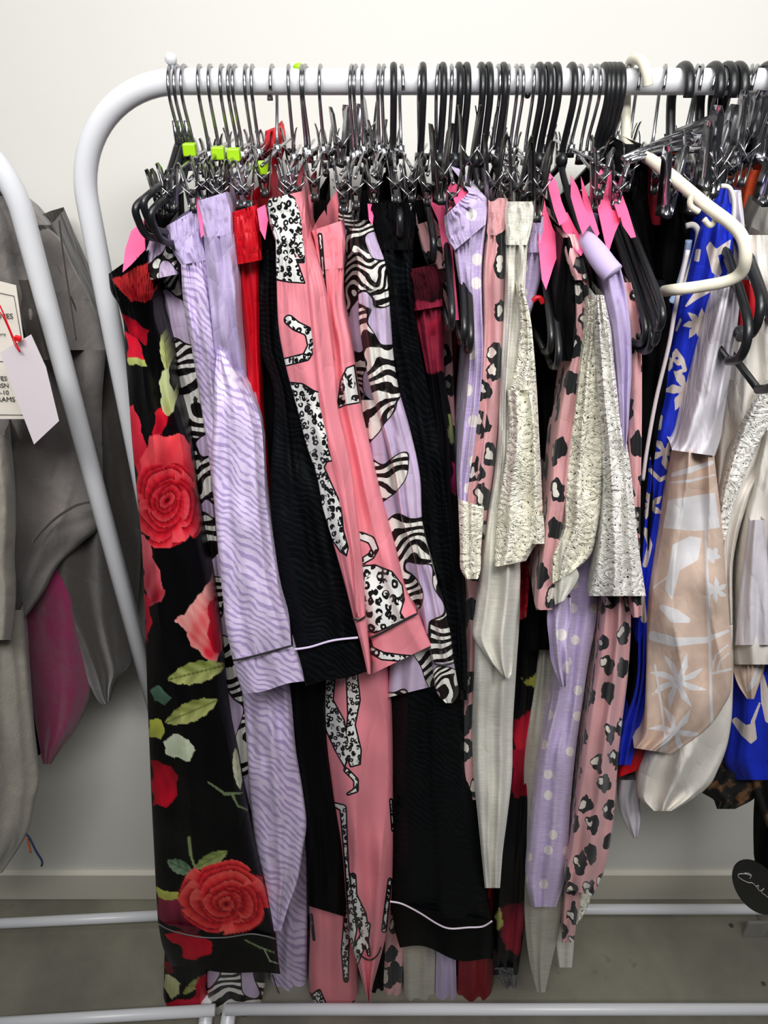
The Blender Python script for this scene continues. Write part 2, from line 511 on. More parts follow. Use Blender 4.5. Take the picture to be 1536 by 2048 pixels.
# ------------------------------------------------------------------ cloth
def crom(t, ts, vs):
    ts = np.asarray(ts, float); vs = np.asarray(vs, float); n = len(ts)
    if n == 2: return vs[0] + (vs[1] - vs[0]) * (t - ts[0]) / (ts[1] - ts[0])
    m = np.zeros(n); d = np.diff(vs) / np.diff(ts)
    m[1:-1] = (d[1:] * np.diff(ts)[:-1] + d[:-1] * np.diff(ts)[1:]) / (ts[2:] - ts[:-2]); m[0] = d[0]; m[-1] = d[-1]
    i = np.clip(np.searchsorted(ts, t, 'right') - 1, 0, n - 2)
    h = ts[i + 1] - ts[i]; s = (t - ts[i]) / h
    return ((2 * s ** 3 - 3 * s ** 2 + 1) * vs[i] + (s ** 3 - 2 * s ** 2 + s) * h * m[i] + (-2 * s ** 3 + 3 * s ** 2) * vs[i + 1] + (s ** 3 - s ** 2) * h * m[i + 1])


gseed = [0]


def loft(name, rows, Yf, mat, parent, depth=0.22, folds=2.0, amp=0.0035, step=7, cstep=4, wrap=None, taper=0.3, paint=None,
         wob=1.0, hemwave=0.0, backshift=0.0, gather=0.0):
    gseed[0] += 1; rs = np.random.RandomState(gseed[0] * 13 + 5)
    R = [((r[1], r[0], r[2], r[0]) if len(r) == 3 else r) for r in rows]
    ts = [0.5 * (r[1] + r[3]) for r in R]
    n = max(int((ts[-1] - ts[0]) / step), 3) + 1
    t = np.linspace(ts[0], ts[-1], n)
    xl, yl, xr, yr = (crom(t, ts, [r[k] for r in R]) for k in range(4))
    Y = crom(t, ts, Yf) if isinstance(Yf, (list, tuple)) else np.full(n, float(Yf))
    D = crom(t, ts, depth) if isinstance(depth, (list, tuple)) else np.full(n, float(depth))
    wpx = float(np.max(xr - xl)); m = max(int(wpx / cstep), 6) + 1
    s = 0.5 - 0.5 * np.cos(np.linspace(0, PI, m)); s = 0.6 * s + 0.4 * np.linspace(0, 1, m)
    SX = s[None, :]; T = t[:, None]
    px = xl[:, None] + (xr - xl)[:, None] * SX; py = yl[:, None] + (yr - yl)[:, None] * SX
    hw = (xr - xl)[:, None] / 2 * 0.00042
    wr = np.minimum(hw * 1.1, 0.03) if wrap is None else wrap
    prof = 1 - np.sqrt(np.clip(1 - (2 * SX - 1) ** 2, 0, 1))
    YY = Y[:, None] + wr * prof
    a = rs.rand(8) * 2 * PI
    k = folds
    wv = wob * (0.9 * np.sin(T / 190 + a[0]) + 0.5 * np.sin(T / 83 + a[1]))
    f = np.sin(2 * PI * k * SX + wv + a[2]) + 0.5 * np.sin(2 * PI * (k * 1.73) * SX - wv * 1.3 + a[3]) + 0.35 * np.sin(T / 37 + 3 * SX + a[4]) \
        + 0.3 * np.sin(T / 21 - 5 * SX + a[6]) * np.sin(T / 120 + a[7])
    if gather: f = f + gather * np.sin(2 * PI * (wpx / 7.0) * SX + 1.5 * np.sin(T / 11 + a[5]))
    f = f + 0.55 * (1 - 2 * np.abs(np.sin(PI * k * 1.4 * SX + wv * 0.8 + a[5])) ** 0.6)
    if name in ('leg', 'hip', 'front_rise'):
        f = f + 1.1 * np.exp(-(T - ts[0]) / 55.0) * np.sin(2 * PI * (wpx / 8.5) * SX + a[1] + T / 60)
    YY = YY - amp * f * np.sin(PI * SX) ** 0.4
    if hemwave:
        e = np.clip((T - (ts[-1] - 60)) / 60, 0, 1) ** 2
        py = py + e * hemwave * np.sin(2 * PI * 1.3 * SX + a[5])
    front = P(px, py, YY)                       # n,m,3
    nb = 7
    q = np.linspace(0, 1, nb + 2)[1:-1]
    L = front[:, 0]; Rr = front[:, -1]; cx = 0.5 * (L[:, 0] + Rr[:, 0]); half = 0.5 * (Rr[:, 0] - L[:, 0])
    def side(edge, sign):
        out = np.zeros((n, nb, 3))
        for i, qq in enumerate(q):
            out[:, i, 0] = cx + sign * half * ((1 - qq) * (1 - taper) + taper) * (1 + 0.05 * np.sin(9 * qq + t / 90)) + backshift * qq
            out[:, i, 1] = edge[:, 1] + qq * np.maximum(D - 0.01, 0.004) + 0 * t
            out[:, i, 2] = edge[:, 2]
        return out
    br = side(Rr, 1); bl = side(L, -1)[:, ::-1]
    be = np.zeros((n, 1, 3)); be[:, 0, 0] = cx + backshift; be[:, 0, 1] = 0.5 * (L[:, 1] + Rr[:, 1]) + D; be[:, 0, 2] = 0.5 * (L[:, 2] + Rr[:, 2])
    V = np.concatenate([front, br, be, bl], 1); W = V.shape[1]
    mpx = 1 / 0.00042
    uf = px / 100; vf = py / 100
    qb = q[None, :] * D[:, None] * mpx / 100
    ub = np.concatenate([uf[:, -1:] + qb, uf[:, -1:] + D[:, None] * mpx / 100, (uf[:, :1] - qb[:, ::-1])], 1)
    vb = np.concatenate([np.repeat(vf[:, -1:], nb, 1), 0.5 * (vf[:, -1:] + vf[:, :1]), np.repeat(vf[:, :1], nb, 1)], 1)
    U = np.concatenate([uf, ub], 1); Vv = np.concatenate([vf, vb], 1)
    # seam ring: faces wrap with own uv
    i0 = np.arange(n - 1)[:, None] * W; j = np.arange(W)[None, :]; j2 = (j + 1) % W
    quads = np.stack([i0 + j, i0 + W + j, i0 + W + j2, i0 + j2], -1).reshape(-1, 4)
    me = bpy.data.meshes.new(name)
    me.vertices.add(n * W); me.vertices.foreach_set('co', V.reshape(-1).astype(np.float32))
    me.loops.add(len(quads) * 4); me.loops.foreach_set('vertex_index', quads.reshape(-1).astype(np.int32))
    me.polygons.add(len(quads)); me.polygons.foreach_set('loop_start', (np.arange(len(quads)) * 4).astype(np.int32))
    me.update(calc_edges=True); me.validate()
    uvl = me.uv_layers.new(name='UVMap')
    uvs = np.stack([U.reshape(-1), Vv.reshape(-1)], -1)[quads.reshape(-1)]
    uvl.data.foreach_set('uv', uvs.reshape(-1).astype(np.float32))
    if paint is not None:
        res = paint(U.reshape(-1) * 100, Vv.reshape(-1) * 100)
        for key, arr in res.items():
            if key == 'print':
                at = me.color_attributes.new('print', 'FLOAT_COLOR', 'POINT')
                at.data.foreach_set('color', np.concatenate([arr, np.ones((len(arr), 1))], 1).reshape(-1).astype(np.float32))
            else:
                at = me.attributes.new(key, 'FLOAT', 'POINT'); at.data.foreach_set('value', arr.astype(np.float32))
    me.shade_smooth(); me.materials.append(mat)
    o = bpy.data.objects.new(name, me); C.objects.link(o)
    if parent is not None: par(o, parent)
    return o


def piping(name, pts, Y, mat, parent, r=0.0011):
    b = MB(); ys = Y if isinstance(Y, (list, tuple)) else [Y] * len(pts)
    b.tube(smooth_path([P(x, y, yy) for (x, y), yy in zip(pts, ys)], 6), r, 6)
    return b.build(name, mat, parent)


def garment(name, label, cat, at, Yf, group=None):
    return empty(name, P(at[0], at[1], Yf + 0.08), label, cat, group)


# ------------------------------------------------------------------ the room
def struct(name, b, m, bevel=0):
    o = b.build(name, m, None, smooth=False, bevel=bevel); o['kind'] = 'structure'; return o


WALLY = 0.925
M = NM('painted_wall', 0.75, col=srgb('e9e5dd'), spec=0.25)
gc = M.n('ShaderNodeTexCoord').outputs['Object']
M.color(M.mix(M.step(M.noise(gc, 1.3, 3), 0.35, 0.7), srgb('e9e8e2'), srgb('e4e2db'))); M.bump(M.noise(gc, 120, 2), 0.08, 0.001)
b = MB(); b.box((0, WALLY + 0.06, 1.4), (5.0, 0.12, 2.8)); struct('wall_back', b, M.m)
M = NM('polished_concrete', 0.45, spec=0.4)
gc = M.n('ShaderNodeTexCoord').outputs['Object']
c1 = M.mix(M.step(M.noise(gc, 3.0, 5, 0.6), 0.3, 0.72), srgb('66635a'), srgb('8b8878'))
c1 = M.mix(M.step(M.noise(gc, 16.0, 4, 0.7), 0.62, 0.74), c1, srgb('68655a'))
c1 = M.mix(M.math('MULTIPLY', M.step(M.voro(gc, 9.0), 0.05, 0.035), M.step(M.noise(gc, 5.0, 1), 0.55, 0.6)), c1, srgb('3a372f'))
M.color(c1); M.bump(M.noise(gc, 40, 3), 0.1, 0.001)
b = MB(); b.box((0, -0.6, -0.05), (5.0, 3.3, 0.1)); struct('floor', b, M.m)
M = NM('baseboard_paint', 0.45, col=srgb('d9d4c6'))
b = MB(); b.box((0, WALLY - 0.005, 0.044), (5.0, 0.012, 0.086)); struct('baseboard_back', b, M.m, 0.002)

# ------------------------------------------------------------------ racks
rk = empty('garment_rack', (0.36, RAILY, 0.0), 'white tubular garment rack filled with pyjamas and tops, its rounded corner at upper left', 'clothes rack')
XL, XR = -0.276, 1.12
b = MB(); RC = 0.098
pts = [(XR + 0, RAILY, 0.07)]
arcR = [(XR - RC + RC * math.cos(a), RAILY, RAILZ - RC + RC * math.sin(a)) for a in np.linspace(0, PI / 2, 14)]
arcL = [(XL + RC - RC * math.sin(a), RAILY, RAILZ - RC + RC * math.cos(a)) for a in np.linspace(0, PI / 2, 18)]
pts = [(XR, RAILY, 0.05)] + arcR + arcL + [(XL, RAILY, 0.05)]
b.tube(pts, RAILR, 20); b.build('rail_frame', MT['rail'], rk)
for x in (XL, XR):
    b = MB(); b.tube([(x, 0.585, 0.042), (x, 0.905, 0.042)], 0.0125, 16); b.build('foot', MT['rail'], rk)
for y in (0.67, 0.85):
    b = MB(); b.tube([(XL, y, 0.076), (XR, y, 0.076)], 0.0098, 16); b.build('base_bar', MT['rail'], rk)
b = MB(); q = P(342, 118, RAILY); b.ball(q, 0.0053, 16); b.tube([q, (float(q[0]) + .001, RAILY, RAILZ + 0.008)], 0.0025, 10)
b.build('end_stop_knob', MT['rail'], rk)
b = MB(); q = P(1055, 190, RAILY - 0.004); b.ball(q, 0.003, 10); b.build('screw', MT['blackpl'], rk)
b = MB(); q = P(540, 196, RAILY - 0.002); b.tube([q + np.array([0, 0, 0.006]), q + np.array([0, 0, -0.002])], 0.0026, 10); b.build('screw', MT['chrome'], rk)

rk2 = empty('garment_rack', (-0.5, 0.78, 0.0), 'neighbouring white tubular garment rack, only its near leg in view at the left edge', 'clothes rack')
b = MB()
t1 = Vector(P(46, 431, 0.74)); t0 = Vector(P(435, 1885, 0.79))
up = (t1 - t0).normalized()
arc = []
for a in np.linspace(0.1, PI / 2, 12):
    arc.append(t1 + up * (0.09 * math.sin(a)) + Vector((-0.09 * (1 - math.cos(a)), 0, 0)))
b.tube([t0, t1] + arc + [arc[-1] + Vector((-0.6, 0, 0))], 0.0104, 20); b.build('rail_frame', MT['rail'], rk2)
for (x0, y0, x1, y1, Y) in ((-220, 1858, 420, 1826, 0.855), (-200, 2058, 430, 2020, 0.675)):
    b = MB(); b.tube([P(x0, y0, Y - 0.01), P(x1, y1, Y)], 0.0098, 16); b.build('base_bar', MT['rail'], rk2)
b = MB(); b.tube([P(432, 1838, 0.87), P(404, 2110, 0.62)], 0.012, 14); b.build('foot', MT['rail'], rk2)
b = MB()
for (y0, y1) in ((1804, 1812), (1812, 2110)):
    xa, wd = (592, 36) if y0 == 1804 else (597, 27)
    pA, pB = P(xa, y0, 0.86), P(xa + wd, y0, 0.86); pC, pD = P(xa + 12, y1, 0.80 if y0 > 1804 else 0.86), P(xa + wd + 12, y1, 0.80 if y0 > 1804 else 0.86)
    dd = np.array([0, 0.016, 0])
    b.add([pA, pB, pD, pC, pA + dd, pB + dd, pD + dd, pC + dd], [(0, 3, 2, 1), (4, 5, 6, 7), (0, 1, 5, 4), (1, 2, 6, 5), (2, 3, 7, 6), (3, 0, 4, 7)])
o = b.build('floor_post', plain('dark_grey_tube', '3c3d36', 0.5), None, smooth=False); tag(o, 'short dark grey square post standing low behind the lavender trousers', 'post')
b = MB()
q = P(1516, 1858, 0.84); b.box(q, (0.05, 0.006, 0.05)); b.box(q + np.array([0.022, 0.02, 0]), (0.006, 0.04, 0.05))
o = b.build('plastic_block', MT['clear'], None, smooth=False, bevel=0.001); tag(o, 'small clear plastic block near the floor at the lower right edge', 'plastic block')

# ------------------------------------------------------------------ hangers
def hook_path(x, R=0.0192, front=True, shank=-0.056, tiplen=-4, yaw=0.0):
    s = -1 if front else 1         # the side the long part comes down
    zc = RAILR - R + 0.0018
    pts = []
    for a in np.linspace(-math.radians(tiplen), PI + 0.45, 18):
        pts.append((-s * R * math.cos(a), zc + R * math.sin(a)))
    pts += [(s * R * 0.62, zc - R * 0.95), (s * R * 0.22, zc - R * 1.6), (0.0, zc - R * 2.05), (0.0, shank)]
    cy, sy = math.cos(yaw), math.sin(yaw)
    return [Vector((x - p[0] * sy, RAILY + p[0] * cy, RAILZ + p[1])) for p in pts]


def clip_mesh(c, sx=1.0, h=0.034, yaw=0.0, tilt=0.0, opened=0.0062):
    """chrome plates, spring wire and black grips as three builders"""
    A, B, D = MB(), MB(), MB()
    R = Matrix.Rotation(yaw, 3, 'Z') @ Matrix.Rotation(tilt, 3, 'X')
    for s in (-1, 1):
        prof = [(s * opened * 1.25, h * 0.52), (s * opened, h * 0.40), (s * opened * 0.62, 0.0), (s * 0.0024, -h * 0.30), (s * 0.0019, -h * 0.45)]
        wd = [0.0035, 0.0062, 0.0068, 0.0075, 0.0075]
        vs = []; fs = []
        for (x, z), wv in zip(prof, wd):
            for (yy, xo) in ((-wv, 0), (wv, 0), (wv, s * 0.0009), (-wv, s * 0.0009)):
                vs.append(Vector(c) + R @ Vector((x + xo, yy, z)))
        for i in range(len(prof) - 1):
            for k in range(4): fs.append((i * 4 + k, i * 4 + (k + 1) % 4, (i + 1) * 4 + (k + 1) % 4, (i + 1) * 4 + k))
        fs += [(0, 1, 2, 3), tuple((len(prof) - 1) * 4 + k for k in (3, 2, 1, 0))]
        A.add(vs, fs)
        B.tube([Vector(c) + R @ Vector(p) for p in ((s * opened * 1.15, -0.009, h * 0.08), (s * opened * .5, -0.0095, -h * 0.02), (0, -0.0095, -h * 0.1), (-s * opened * .4, -0.0095, -h * 0.16))], 0.0006, 6)
    D.ball(Vector(c) + R @ Vector((0, -0.004, -h * 0.12)), 0.0036, 10)
    D.box(Vector(c) + R @ Vector((0, 0, -h * 0.46)), (0.0052, 0.015, 0.005), R)
    return A, B, D


def clip_hanger(px, label, group, front=True, zoff=0.0, spread=0.105, yaw=0.0, opened=0.0062, fz=0.0, Rk=0.0192, neck=True):
    x = rail_x(px)
    h = empty('clip_hanger', (x, RAILY, RAILZ - 0.06 + zoff), label, 'hanger', group)
    b = MB(); hp = hook_path(x, Rk, front, -0.056 + zoff, yaw=yaw); b.tube(hp, 0.00155, 8); b.build('hook', MT['chrome'], h)
    b = MB()
    cyw, syw = math.cos(yaw), math.sin(yaw)
    def Q(dy, dz): return Vector((x - dy * syw, RAILY + dy * cyw, RAILZ - 0.06 + zoff + dz))
    b.tube([Q(-spread - 0.008, fz), Q(-spread * 0.5, fz * 0.4 + 0.002), Q(0, 0.003), Q(spread * 0.5, 0.002), Q(spread + 0.008, 0)], 0.0014, 8)
    b.tube([Q(0, -0.004), Q(0, 0.007)], 0.0036, 10)
    b.build('bar', MT['chrome'], h)
    for s in (-1, 1):
        A, B, D = clip_mesh(Q(s * spread, -0.006 + (fz if s < 0 else 0)), yaw=yaw, opened=opened)
        c = A.build('clip', MT['chrome_dark'] if random.random() < .5 else MT['chrome'], h)
        B.build('spring', MT['chrome'], c); D.build('grip', MT['rubber'], c)
    return h


def plastic_hanger(px, label, group, end, Yend=0.575, front=True, r=0.0031, mat='blackpl', neckz=-0.062, bar=0.026, ratio=1.0, yaw=0.0, wide=1.0, body=True):
    x = rail_x(px)
    h = empty('plastic_hanger', (x, RAILY, RAILZ + neckz), label, 'hanger', group)
    b = MB(); b.tube(hook_path(x, 0.0215, front, neckz, tiplen=4, yaw=yaw), r, 10, flat=wide); b.build('hook', MT[mat], h)
    if not body: return h
    e = Vector(P(end[0], end[1], Yend)); n = Vector((x, RAILY, RAILZ + neckz))
    d = e - n; n2 = n + Vector((0, 0, -0.004))
    back = n + Vector((-d.x * 0.9, min(abs(d.y), 0.155) if True else 0, d.z * 0.9))
    dn = Vector((0, 0.012, -bar))
    b = MB()
    low1 = e + dn; low2 = back + Vector((0, -0.012, -bar))
    path = smooth_path([n2, n2 + d * 0.15 + Vector((0, 0, -0.002)), n2 + d * 0.55, n2 + d * 0.9, e + Vector((0, 0.001, -bar * 0.3)), e + Vector((0, 0.004, -bar * 0.75)), low1 + Vector((0, 0.01, 0))], 5)
    path2 = smooth_path([n2, n2 + (back - n) * 0.5, n2 + (back - n) * 0.9, back + Vector((0, -0.003, -bar * 0.6)), low2], 5)
    b.tube(path, r * 0.98, 10); b.tube(path2, r * 0.98, 10); b.tube([low1 + Vector((0, 0.008, 0)), low2], r * 0.8, 10)
    b.ball(n, r * 1.9, 10, (1, 1.6, 1.3))
    b.build('shoulders', MT[mat], h)
    return h


GS = 'silver clip hangers on the rail'
silver_l = [345, 357, 371, 402, 423, 446, 462, 472, 494, 507]
where_l = ['outermost silver clip hanger at the left end of the rail', 'second silver clip hanger from the left end of the rail', 'silver clip hanger carrying the leftmost lime size marker',
           'silver clip hanger right of the leftmost lime marker', 'silver clip hanger carrying the second lime size marker', 'silver clip hanger between second and third lime markers',
           'silver clip hanger carrying the third lime size marker', 'silver clip hanger directly right of the third lime marker', 'silver clip hanger above the red waistband, left of a pair',
           'silver clip hanger above the red waistband, right of a pair']
for i, px in enumerate(silver_l):
    clip_hanger(px, where_l[i], GS, True, random.uniform(-.003, .003) - (0.006 if i < 2 else 0), random.uniform(.095, .11), random.uniform(-.05, .05))
mid = [(546, 'silver clip hanger with its hook open to the back, left of the leopard waistband', False), (579, 'silver clip hanger above the leopard print waistband', True),
       (605, 'silver clip hanger under the lime cap on the rail', True), (612, 'silver clip hanger just right of the lime capped one', True),
       (642, 'lone silver clip hanger above the plain pink waistband', True), (704, 'left hanger of the silver trio above the zebra waistband', True),
       (712, 'middle hanger of the silver trio above the zebra waistband', True), (726, 'right hanger of the silver trio above the zebra waistband', True),
       (758, 'left of two close silver hangers above the black waistband', True), (768, 'right of two close silver hangers above the black waistband', True),
       (788, 'silver clip hanger tucked against the first black plastic hook', True), (803, 'silver clip hanger right of the first black plastic hook', False)]
for px, lb, fr in mid:
    clip_hanger(px, lb, GS, fr, random.uniform(-.004, .004), random.uniform(.085, .115), random.uniform(-.08, .08), fz=random.uniform(-.006, .006))
rt = [(841, 'silver clip hanger beside the second black plastic hook'), (876, 'silver clip hanger beside the third black plastic hook'), (902, 'silver clip hanger with its clip standing over the dotted waistband'),
      (995, 'silver clip hanger above the cream drawstring waistband'), (1015, 'first silver hanger right of the big black hook'), (1031, 'second silver hanger right of the big black hook'),
      (1041, 'third silver hanger right of the big black hook'), (1063, 'silver hanger by the black screw under the rail'), (1158, 'silver hanger bowed out beside the lone black hook'),
      (1178, 'left of two silver hangers before the black hook cluster'), (1191, 'right of two silver hangers before the black hook cluster')]
for i, (px, lb) in enumerate(rt):
    clip_hanger(px, lb, GS, True, random.uniform(-.004, .006), random.uniform(.09, .115), random.uniform(-.12, .02), fz=random.uniform(.0, .008), opened=.0055)
for px, lb in [(1250, 'silver hanger right of the four black hooks, tip forward'), (1277, 'silver hanger crossing the cream hanger hook'), (1326, 'silver hanger midway between cream hook and black hook'),
               (1390, 'left of a silver pair with ball tips on the rail'), (1399, 'right of a silver pair with ball tips on the rail'), (1432, 'silver hanger between wide black hooks, curving right'), (1462, 'silver hanger behind the paired black hooks'),
               (1498, 'silver hanger left of the outermost silver hook'), (1508, 'outermost silver hanger at the right edge')]:
    clip_hanger(px, lb, GS, False, random.uniform(0, .012), random.uniform(.06, .1), random.uniform(-.5, -.2), fz=random.uniform(0, .01), opened=.006)

GB = 'black plastic hangers on the rail'
bl = [(787, (800, 420), .63, 'first black plastic hanger from the left, beside silver hooks'), (845, (868, 470), .64, 'second black plastic hanger from the left'),
      (885, (905, 610), .60, 'third black plastic hanger from the left'), (917, (930, 640), .59, 'left of the first close pair of black hangers'),
      (932, (943, 655), .585, 'right of the first close pair of black hangers'), (961, (985, 600), .64, 'left of the second close pair of black hangers'),
      (976, (1000, 610), .64, 'right of the second close pair of black hangers'), (1005, (1050, 650), .62, 'large black hanger between silver hooks above the cream waistband'),
      (1077, (1105, 660), .60, 'left of three black hangers above the pink covers'), (1093, (1120, 690), .59, 'middle of three black hangers above the pink covers'),
      (1110, (1150, 640), .61, 'right of three black hangers above the pink covers'), (1141, (1190, 560), .62, 'lone black hanger between two pink covers'),
      (1207, (1296, 640), .575, 'first of four packed black hangers holding pink covers'), (1215, (1308, 655), .57, 'second of four packed black hangers holding pink covers'),
      (1225, (1320, 640), .565, 'third of four packed black hangers holding pink covers'), (1235, (1330, 610), .56, 'last of four packed black hangers holding pink covers')]
for px, e, Ye, lb in bl:
    plastic_hanger(px, lb, GB, e, Ye, True, r=0.003, wide=1.0)
for px, e, Ye, lb in [(1365, (1385, 430), .68, 'wide black hook right of the cream hanger'), (1425, (1505, 640), .55, 'wide black hook right of the ball tipped pair'),
                      (1451, (1530, 590), .56, 'black hook with its tip curling on the rail, left of a touching pair'), (1472, (1570, 700), .53, 'black hook with its tip curling on the rail, right of a touching pair'),
                      (1532, (1640, 600), .56, 'black hanger at the right edge of the view')]:
    plastic_hanger(px, lb, GB, e, Ye, False, r=0.0037, wide=1.2, bar=0.04)
for px, e, lb in [(338, (272, 415), 'black plastic hanger end behind the rose waistband, outermost'), (349, (288, 402), 'black plastic hanger end behind the rose waistband, middle'), (362, (303, 425), 'black plastic hanger end behind the rose waistband, innermost')]:
    x = rail_x(px); h = empty('plastic_hanger', (x, RAILY, RAILZ - .06), lb, 'hanger', GB)
    b = MB(); e0 = Vector(P(e[0] + 60, e[1] - 55, .72)); e1 = Vector(P(e[0], e[1], .63))
    b.tube(smooth_path([Vector((x, RAILY, RAILZ - .05)), e0, e1 + Vector((.006, 0.02, .006)), e1, e1 + Vector((0, .002, -.012)), e1 + Vector((.003, .006, -.022)), e1 + Vector((.008, .02, -.028))], 6), .003, 10)
    b.build('shoulders', MT['blackpl'], h)
    b = MB(); b.tube([Vector((x, RAILY, RAILZ - .03)), Vector((x, RAILY, RAILZ - .056))], .0022, 8); b.build('hook_stem', MT['chrome'], h)

# the cream hanger
ch = empty('cream_hanger', P(1252, 285, RAILY), 'empty cream plastic hanger jutting out above the blue dress', 'hanger')
b = MB()
x = rail_x(1262)
hk = [P(1296, 172, .733), P(1293, 145, .735), P(1284, 124, .745), P(1272, 118, .757), P(1262, 124, .77), P(1255, 150, .782), P(1252, 200, .775), P(1252, 245, .765), P(1252, 285, .76)]
b.tube(smooth_path(hk, 6), 0.0043, 12); b.build('hook', MT['cream'], ch)
b = MB()
arm = [P(1252, 280, .76), P(1262, 298, .73), P(1305, 322, .665), P(1355, 362, .635), P(1412, 410, .605), P(1462, 448, .59), P(1486, 478, .575), P(1491, 515, .57), P(1482, 545, .575), P(1455, 562, .58), P(1400, 573, .588), P(1345, 580, .60), P(1318, 584, .66)]
b.tube(smooth_path(arm, 6), [0.0046] * (12 * 6 + 1), 12)
b.tube(smooth_path([P(1252, 280, .76), P(1235, 300, .79), P(1215, 350, .85), P(1225, 400, .88), P(1290, 560, .80), P(1318, 584, .66)], 6), .0046, 12)
b.build('shoulders', MT['cream'], ch)
for (ax, ay) in ((1381, 408), (1418, 436)):
    b = MB(); s = 1 if ax == 1381 else -1
    if s == 1: pp = [(1386, 388), (1380, 402), (1383, 414), (1398, 424)]
    else: pp = [(1432, 430), (1428, 444), (1420, 451), (1408, 438)]
    b.tube(smooth_path([P(x_, y_, .60) for x_, y_ in pp], 5), .0022, 8); b.build('strap_notch', MT['cream'], ch)

# lime markers
for px, py, Y, lb in [(380, 299, .745, 'lime green cube marker on the third silver hook from left'), (437, 306, .74, 'lime green cube marker left of a touching pair'),
                      (468, 309, .735, 'lime green cube marker right of a touching pair'), (529, 336, .70, 'lowest lime green cube marker, above the red waistband')]:
    b = MB(); q = P(px, py, Y); b.box(q, (.0112, .010, .0105))
    o = b.build('size_marker', MT['green'], None, smooth=False, bevel=.0012); tag(o, lb, 'size marker', 'lime size markers')
b = MB(); b.ball(P(598, 134, RAILY), .004, 10, (1.3, 1, .8)); o = b.build('size_marker', MT['green'], None); tag(o, 'lime green cap peeking over the top of the rail', 'size marker', 'lime size markers')

# chrome cluster at right: empty hangers lying towards the viewer
for i, (a, c, Ya, Yc, lb) in enumerate([((1412, 252), (1246, 316), .78, .66, 'upper of the chrome hangers lying flat over the navy waistband'), ((1408, 268), (1252, 322), .78, .655, 'second chrome hanger lying flat over the navy waistband'), ((1404, 286), (1262, 322), .78, .65, 'lowest chrome hanger lying flat over the navy waistband'),
                                        ((1296, 312), (1424, 300), .74, .62, 'chrome hanger with a flat bar above the cream shoulder'), ((1352, 322), (1424, 328), .73, .62, 'short chrome hanger with a flat bar below the cream neck'),
                                        ((1470, 300), (1545, 335), .70, .64, 'chrome hanger with a bar running off the right edge')]):
    pA, pC = Vector(P(*a, Ya)), Vector(P(*c, Yc))
    h = empty('clip_hanger', pA, lb, 'hanger', 'loose chrome hangers at the right')
    b = MB(); b.tube([pA, (pA + pC) / 2 + Vector((0, 0, .002)), pC], .0022, 8, flat=1.0); b.build('bar', MT['chrome'], h)
    d = (pC - pA).normalized()
    A, B, D = clip_mesh(pC + Vector((0, 0, -.004)) if i > 2 else pA + d * .03, yaw=[.9, .8, .9, .2, .3, .2][i], tilt=[1.1, 1.2, 1.0, 0, 0, .2][i], h=.045, opened=.006)
    cc = A.build('clip', MT['chrome'], h); B.build('spring', MT['chrome'], cc); D.build('grip', MT['rubber'], cc)
for px, py, Y, hh, yw, lb in [(1433, 305, .62, .06, .5, 'big chrome clip standing upright above the blue dress'), (1340, 365, .64, .05, .3, 'chrome clip beside the cream shoulder, over the maroon strap'), (1390, 362, .66, .05, .9, 'leftmost chrome clip of three behind the cream hanger'),
                              (1405, 366, .67, .05, .9, 'middle chrome clip of three behind the cream hanger'), (1488, 262, .68, .055, .4, 'tall chrome clip left of the black elbow near the right edge'), (1500, 295, .66, .055, -.5, 'leaning chrome clip near the right edge'), (1522, 255, .67, .05, .8, 'chrome clip at the right edge by the outer hook'),
                              (680, 275, .80, .05, .4, 'chrome clip rising above the rear row, left one'), (742, 250, .83, .05, -.3, 'chrome clip rising highest behind the zebra hangers'), (705, 262, .84, .045, .8, 'chrome clip rising behind the silver trio'),
                              (755, 300, .80, .05, .2, 'chrome clip in the rear row behind the black waistband'), (650, 300, .82, .045, .2, 'chrome clip in the rear row behind the pink waistband'), (935, 300, .66, .06, .1, 'frosted clip standing over the dotted waistband'),
                              (968, 300, .67, .06, -.1, 'frosted clip standing over the animal print waistband'), (985, 350, .64, .055, .1, 'frosted clip left of the cream waistband'), (1033, 355, .63, .055, 0, 'frosted clip gripping the cream waistband, left'), (1076, 365, .63, .055, .2, 'frosted clip gripping the cream waistband, right'),
                              (880, 330, .64, .055, .3, 'frosted clip left of the dotted waistband')]:
    A, B, D = clip_mesh(P(px, py, Y), yaw=yw, h=hh, opened=.0066)
    h = empty('hanger_clip', P(px, py, Y), lb, 'clip', 'loose chrome clips'); cc = A.build('plates', MT['chrome'] if px > 1100 or px < 800 else MT['chrome_dark'], h); B.build('spring', MT['chrome'], h); D.build('grip', MT['rubber'], h)


# ------------------------------------------------------------------ pink hanger covers
def cover(pts, Y0, Y1, label, th=.0012, mat='pinkfoam', name='hanger_cover', cat='hanger cover', group='pink hanger covers'):
    ys = [p[1] for p in pts]; y0, y1 = min(ys), max(ys)
    W = [P(x_, y_, Y0 + (Y1 - Y0) * (y_ - y0) / (y1 - y0)) for x_, y_ in pts]
    n = len(W); off = np.array([0.0, th * 1.5, 0])
    bm = bmesh.new()
    va = [bm.verts.new(p) for p in W]; f = bm.faces.new(va[::-1] if False else va)
    bmesh.ops.triangulate(bm, faces=[f])
    r = bmesh.ops.extrude_face_region(bm, geom=bm.faces[:])
    bmesh.ops.translate(bm, verts=[e for e in r['geom'] if isinstance(e, bmesh.types.BMVert)], vec=off)
    bmesh.ops.recalc_face_normals(bm, faces=bm.faces[:])
    me = bpy.data.meshes.new(name); bm.to_mesh(me); bm.free(); me.materials.append(MT[mat])
    o = bpy.data.objects.new(name, me); C.objects.link(o)
    if label: tag(o, label, cat, group)
    return o


